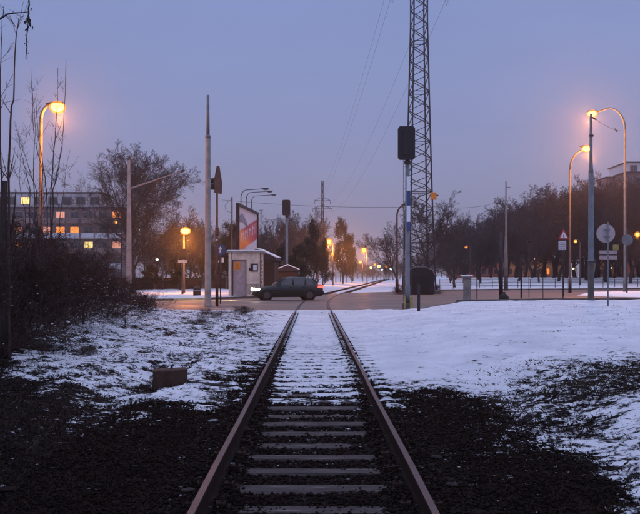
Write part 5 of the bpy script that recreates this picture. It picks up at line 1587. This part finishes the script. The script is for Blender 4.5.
for k, p in enumerate(st):
    nl = 7 if 9 < k < 14 else (3 if k < 20 else 1)
    for _ in range(nl):
        s = rg.uniform(.008, .026) if 9 < k < 14 else rg.uniform(.005, .012)
        c = p + Vector((rg.gauss(.005, .012), rg.gauss(0, .012), rg.gauss(0, .012)))
        d = Vector((rg.gauss(0, .3), rg.gauss(0, .5), -1)).normalized(); n_v = perp(d, rg)
        mb.add([tuple(c), tuple(c + d * s + n_v * s * .6), tuple(c + d * s * 2.2), tuple(c + d * s - n_v * s * .6)], [(0, 1, 2, 3)])
mb.build("ivy_strand", M["bark"], t)

# ------------------------------------------------------------------ small things on the ground
D = 13.4; x = ax(170, D); zg = gz(x, D)
t = thing("stump", "squat brown stump in the snow left of the rails", "stump", (x, D, zg), R(12))
rg = random.Random(2)
mb = MB(); prof = [(1.04, -.06), (1.0, .06), (.97, .14), (.98, .24), (.95, .265)]
vs = []
for s, z in prof:
    for k in range(20):
        a = 2 * PI * k / 20
        cx = math.copysign(abs(math.cos(a)) ** .55, math.cos(a)) * .265 * s; cy = math.copysign(abs(math.sin(a)) ** .6, math.sin(a)) * .20 * s
        vs.append((cx * rg.uniform(.97, 1.03), cy * rg.uniform(.96, 1.04), z + rg.uniform(-.006, .006) + (.012 * math.cos(a) if z > .2 else 0)))
fs = [(i * 20 + k, i * 20 + (k + 1) % 20, i * 20 + 20 + (k + 1) % 20, i * 20 + 20 + k) for i in range(4) for k in range(20)]
fs += [tuple(range(80, 100))]
mb.add(vs, fs); mb.build("trunk", M["wood"], t, True, .01)
mb = MB(); mb.tube([(.02, .05, .25), (.03, .05, .31), (.05, .04, .33)], [.022, .018, .012], 6); mb.build("twig_stub", M["bark"], t)
mb = MB()
pts = [at(184, 378, D - .2), at(190, 384, D - .2), at(205, 386, D - .3), at(225, 389, D - .4), at(246, 391, D - .45)]
for p in pts: p.z = max(p.z, gz(p.x, p.y) + .03)
mb.tube(pts, [.012, .03, .028, .022, .012], 7); tag(mb.build("fallen_branch", M["bark"], None, True), "fallen branch lying on snow to the right of the squat stump", "branch")
mb = MB()
pts = [at(206, 372, 14.5), at(214, 376, 14.4), at(224, 379, 14.2), at(240, 384, 13.8)]
for p in pts: p.z = gz(p.x, p.y) + .04
mb.tube(pts, [.006, .010, .010, .005], 5); tag(mb.build("fallen_branch", M["bark"], None, True), "thin fallen twig behind the longer branch near the left rail", "branch")
def stone(px, py, D, s, m, label):
    rg = random.Random(int(px)); mb = MB()
    mb.lathe([(.02, -.5), (.7, -.45), (1, -.1), (.95, .25), (.6, .5), (.05, .6)], 12)
    mb.v = [(a * s[0] * rg.uniform(.85, 1.15), b * s[1] * rg.uniform(.85, 1.15), c * s[2] * rg.uniform(.8, 1.2)) for a, b, c in mb.v]
    o = mb.build("stone", m, None, True); o.location = (ax(px, D), D, gz(ax(px, D), D) + s[2] * .45); o.rotation_euler = (0, 0, rg.uniform(0, 3)); tag(o, label, "stone")
M["palestone"] = mat("pale_stone", (.20, .21, .22), .9, 0, .3, 8, .4)
stone(213, 424, 9.95, (.065, .045, .03), M["palestone"], "pale flat stone left of the left rail")
stone(7, 487, 6.95, (.10, .07, .03), M["ballast"], "dull flat stone in the dark bottom left corner")
M["darkrock"] = mat("dark_rock", (.028, .02, .018), .9, 0, .4, 6, .5)
for px, py, lb in ((188, 484, "dark stone beside the left rail near the bottom"), (436, 452, "reddish stone on ballast right of the right rail"), (452, 478, "long dark stone right of the right rail near the bottom")):
    D = 900 * 1.55 / (py - 276); stone(px, py, D, (.055, .04, .03), M["darkrock"], lb)

# ------------------------------------------------------------------ haze
mb = MB(); mb.box((0, 430, 30), (1480, 1010, 63.0))
hz = mb.build("haze", None) if False else None
me = mb.mesh("haze", [])
hz = bpy.data.objects.new("haze", me); C.objects.link(hz); hz["kind"] = "stuff"
hm = bpy.data.materials.new("dusk_haze"); hm.use_nodes = True
nn = hm.node_tree.nodes; nn.clear()
ho = nn.new("ShaderNodeOutputMaterial"); pv = nn.new("ShaderNodeVolumePrincipled")
pv.inputs["Color"].default_value = (.88, .85, .92, 1); pv.inputs["Density"].default_value = .0009; pv.inputs["Anisotropy"].default_value = .9
hm.node_tree.links.new(pv.outputs[0], ho.inputs["Volume"])
me.materials.append(hm)
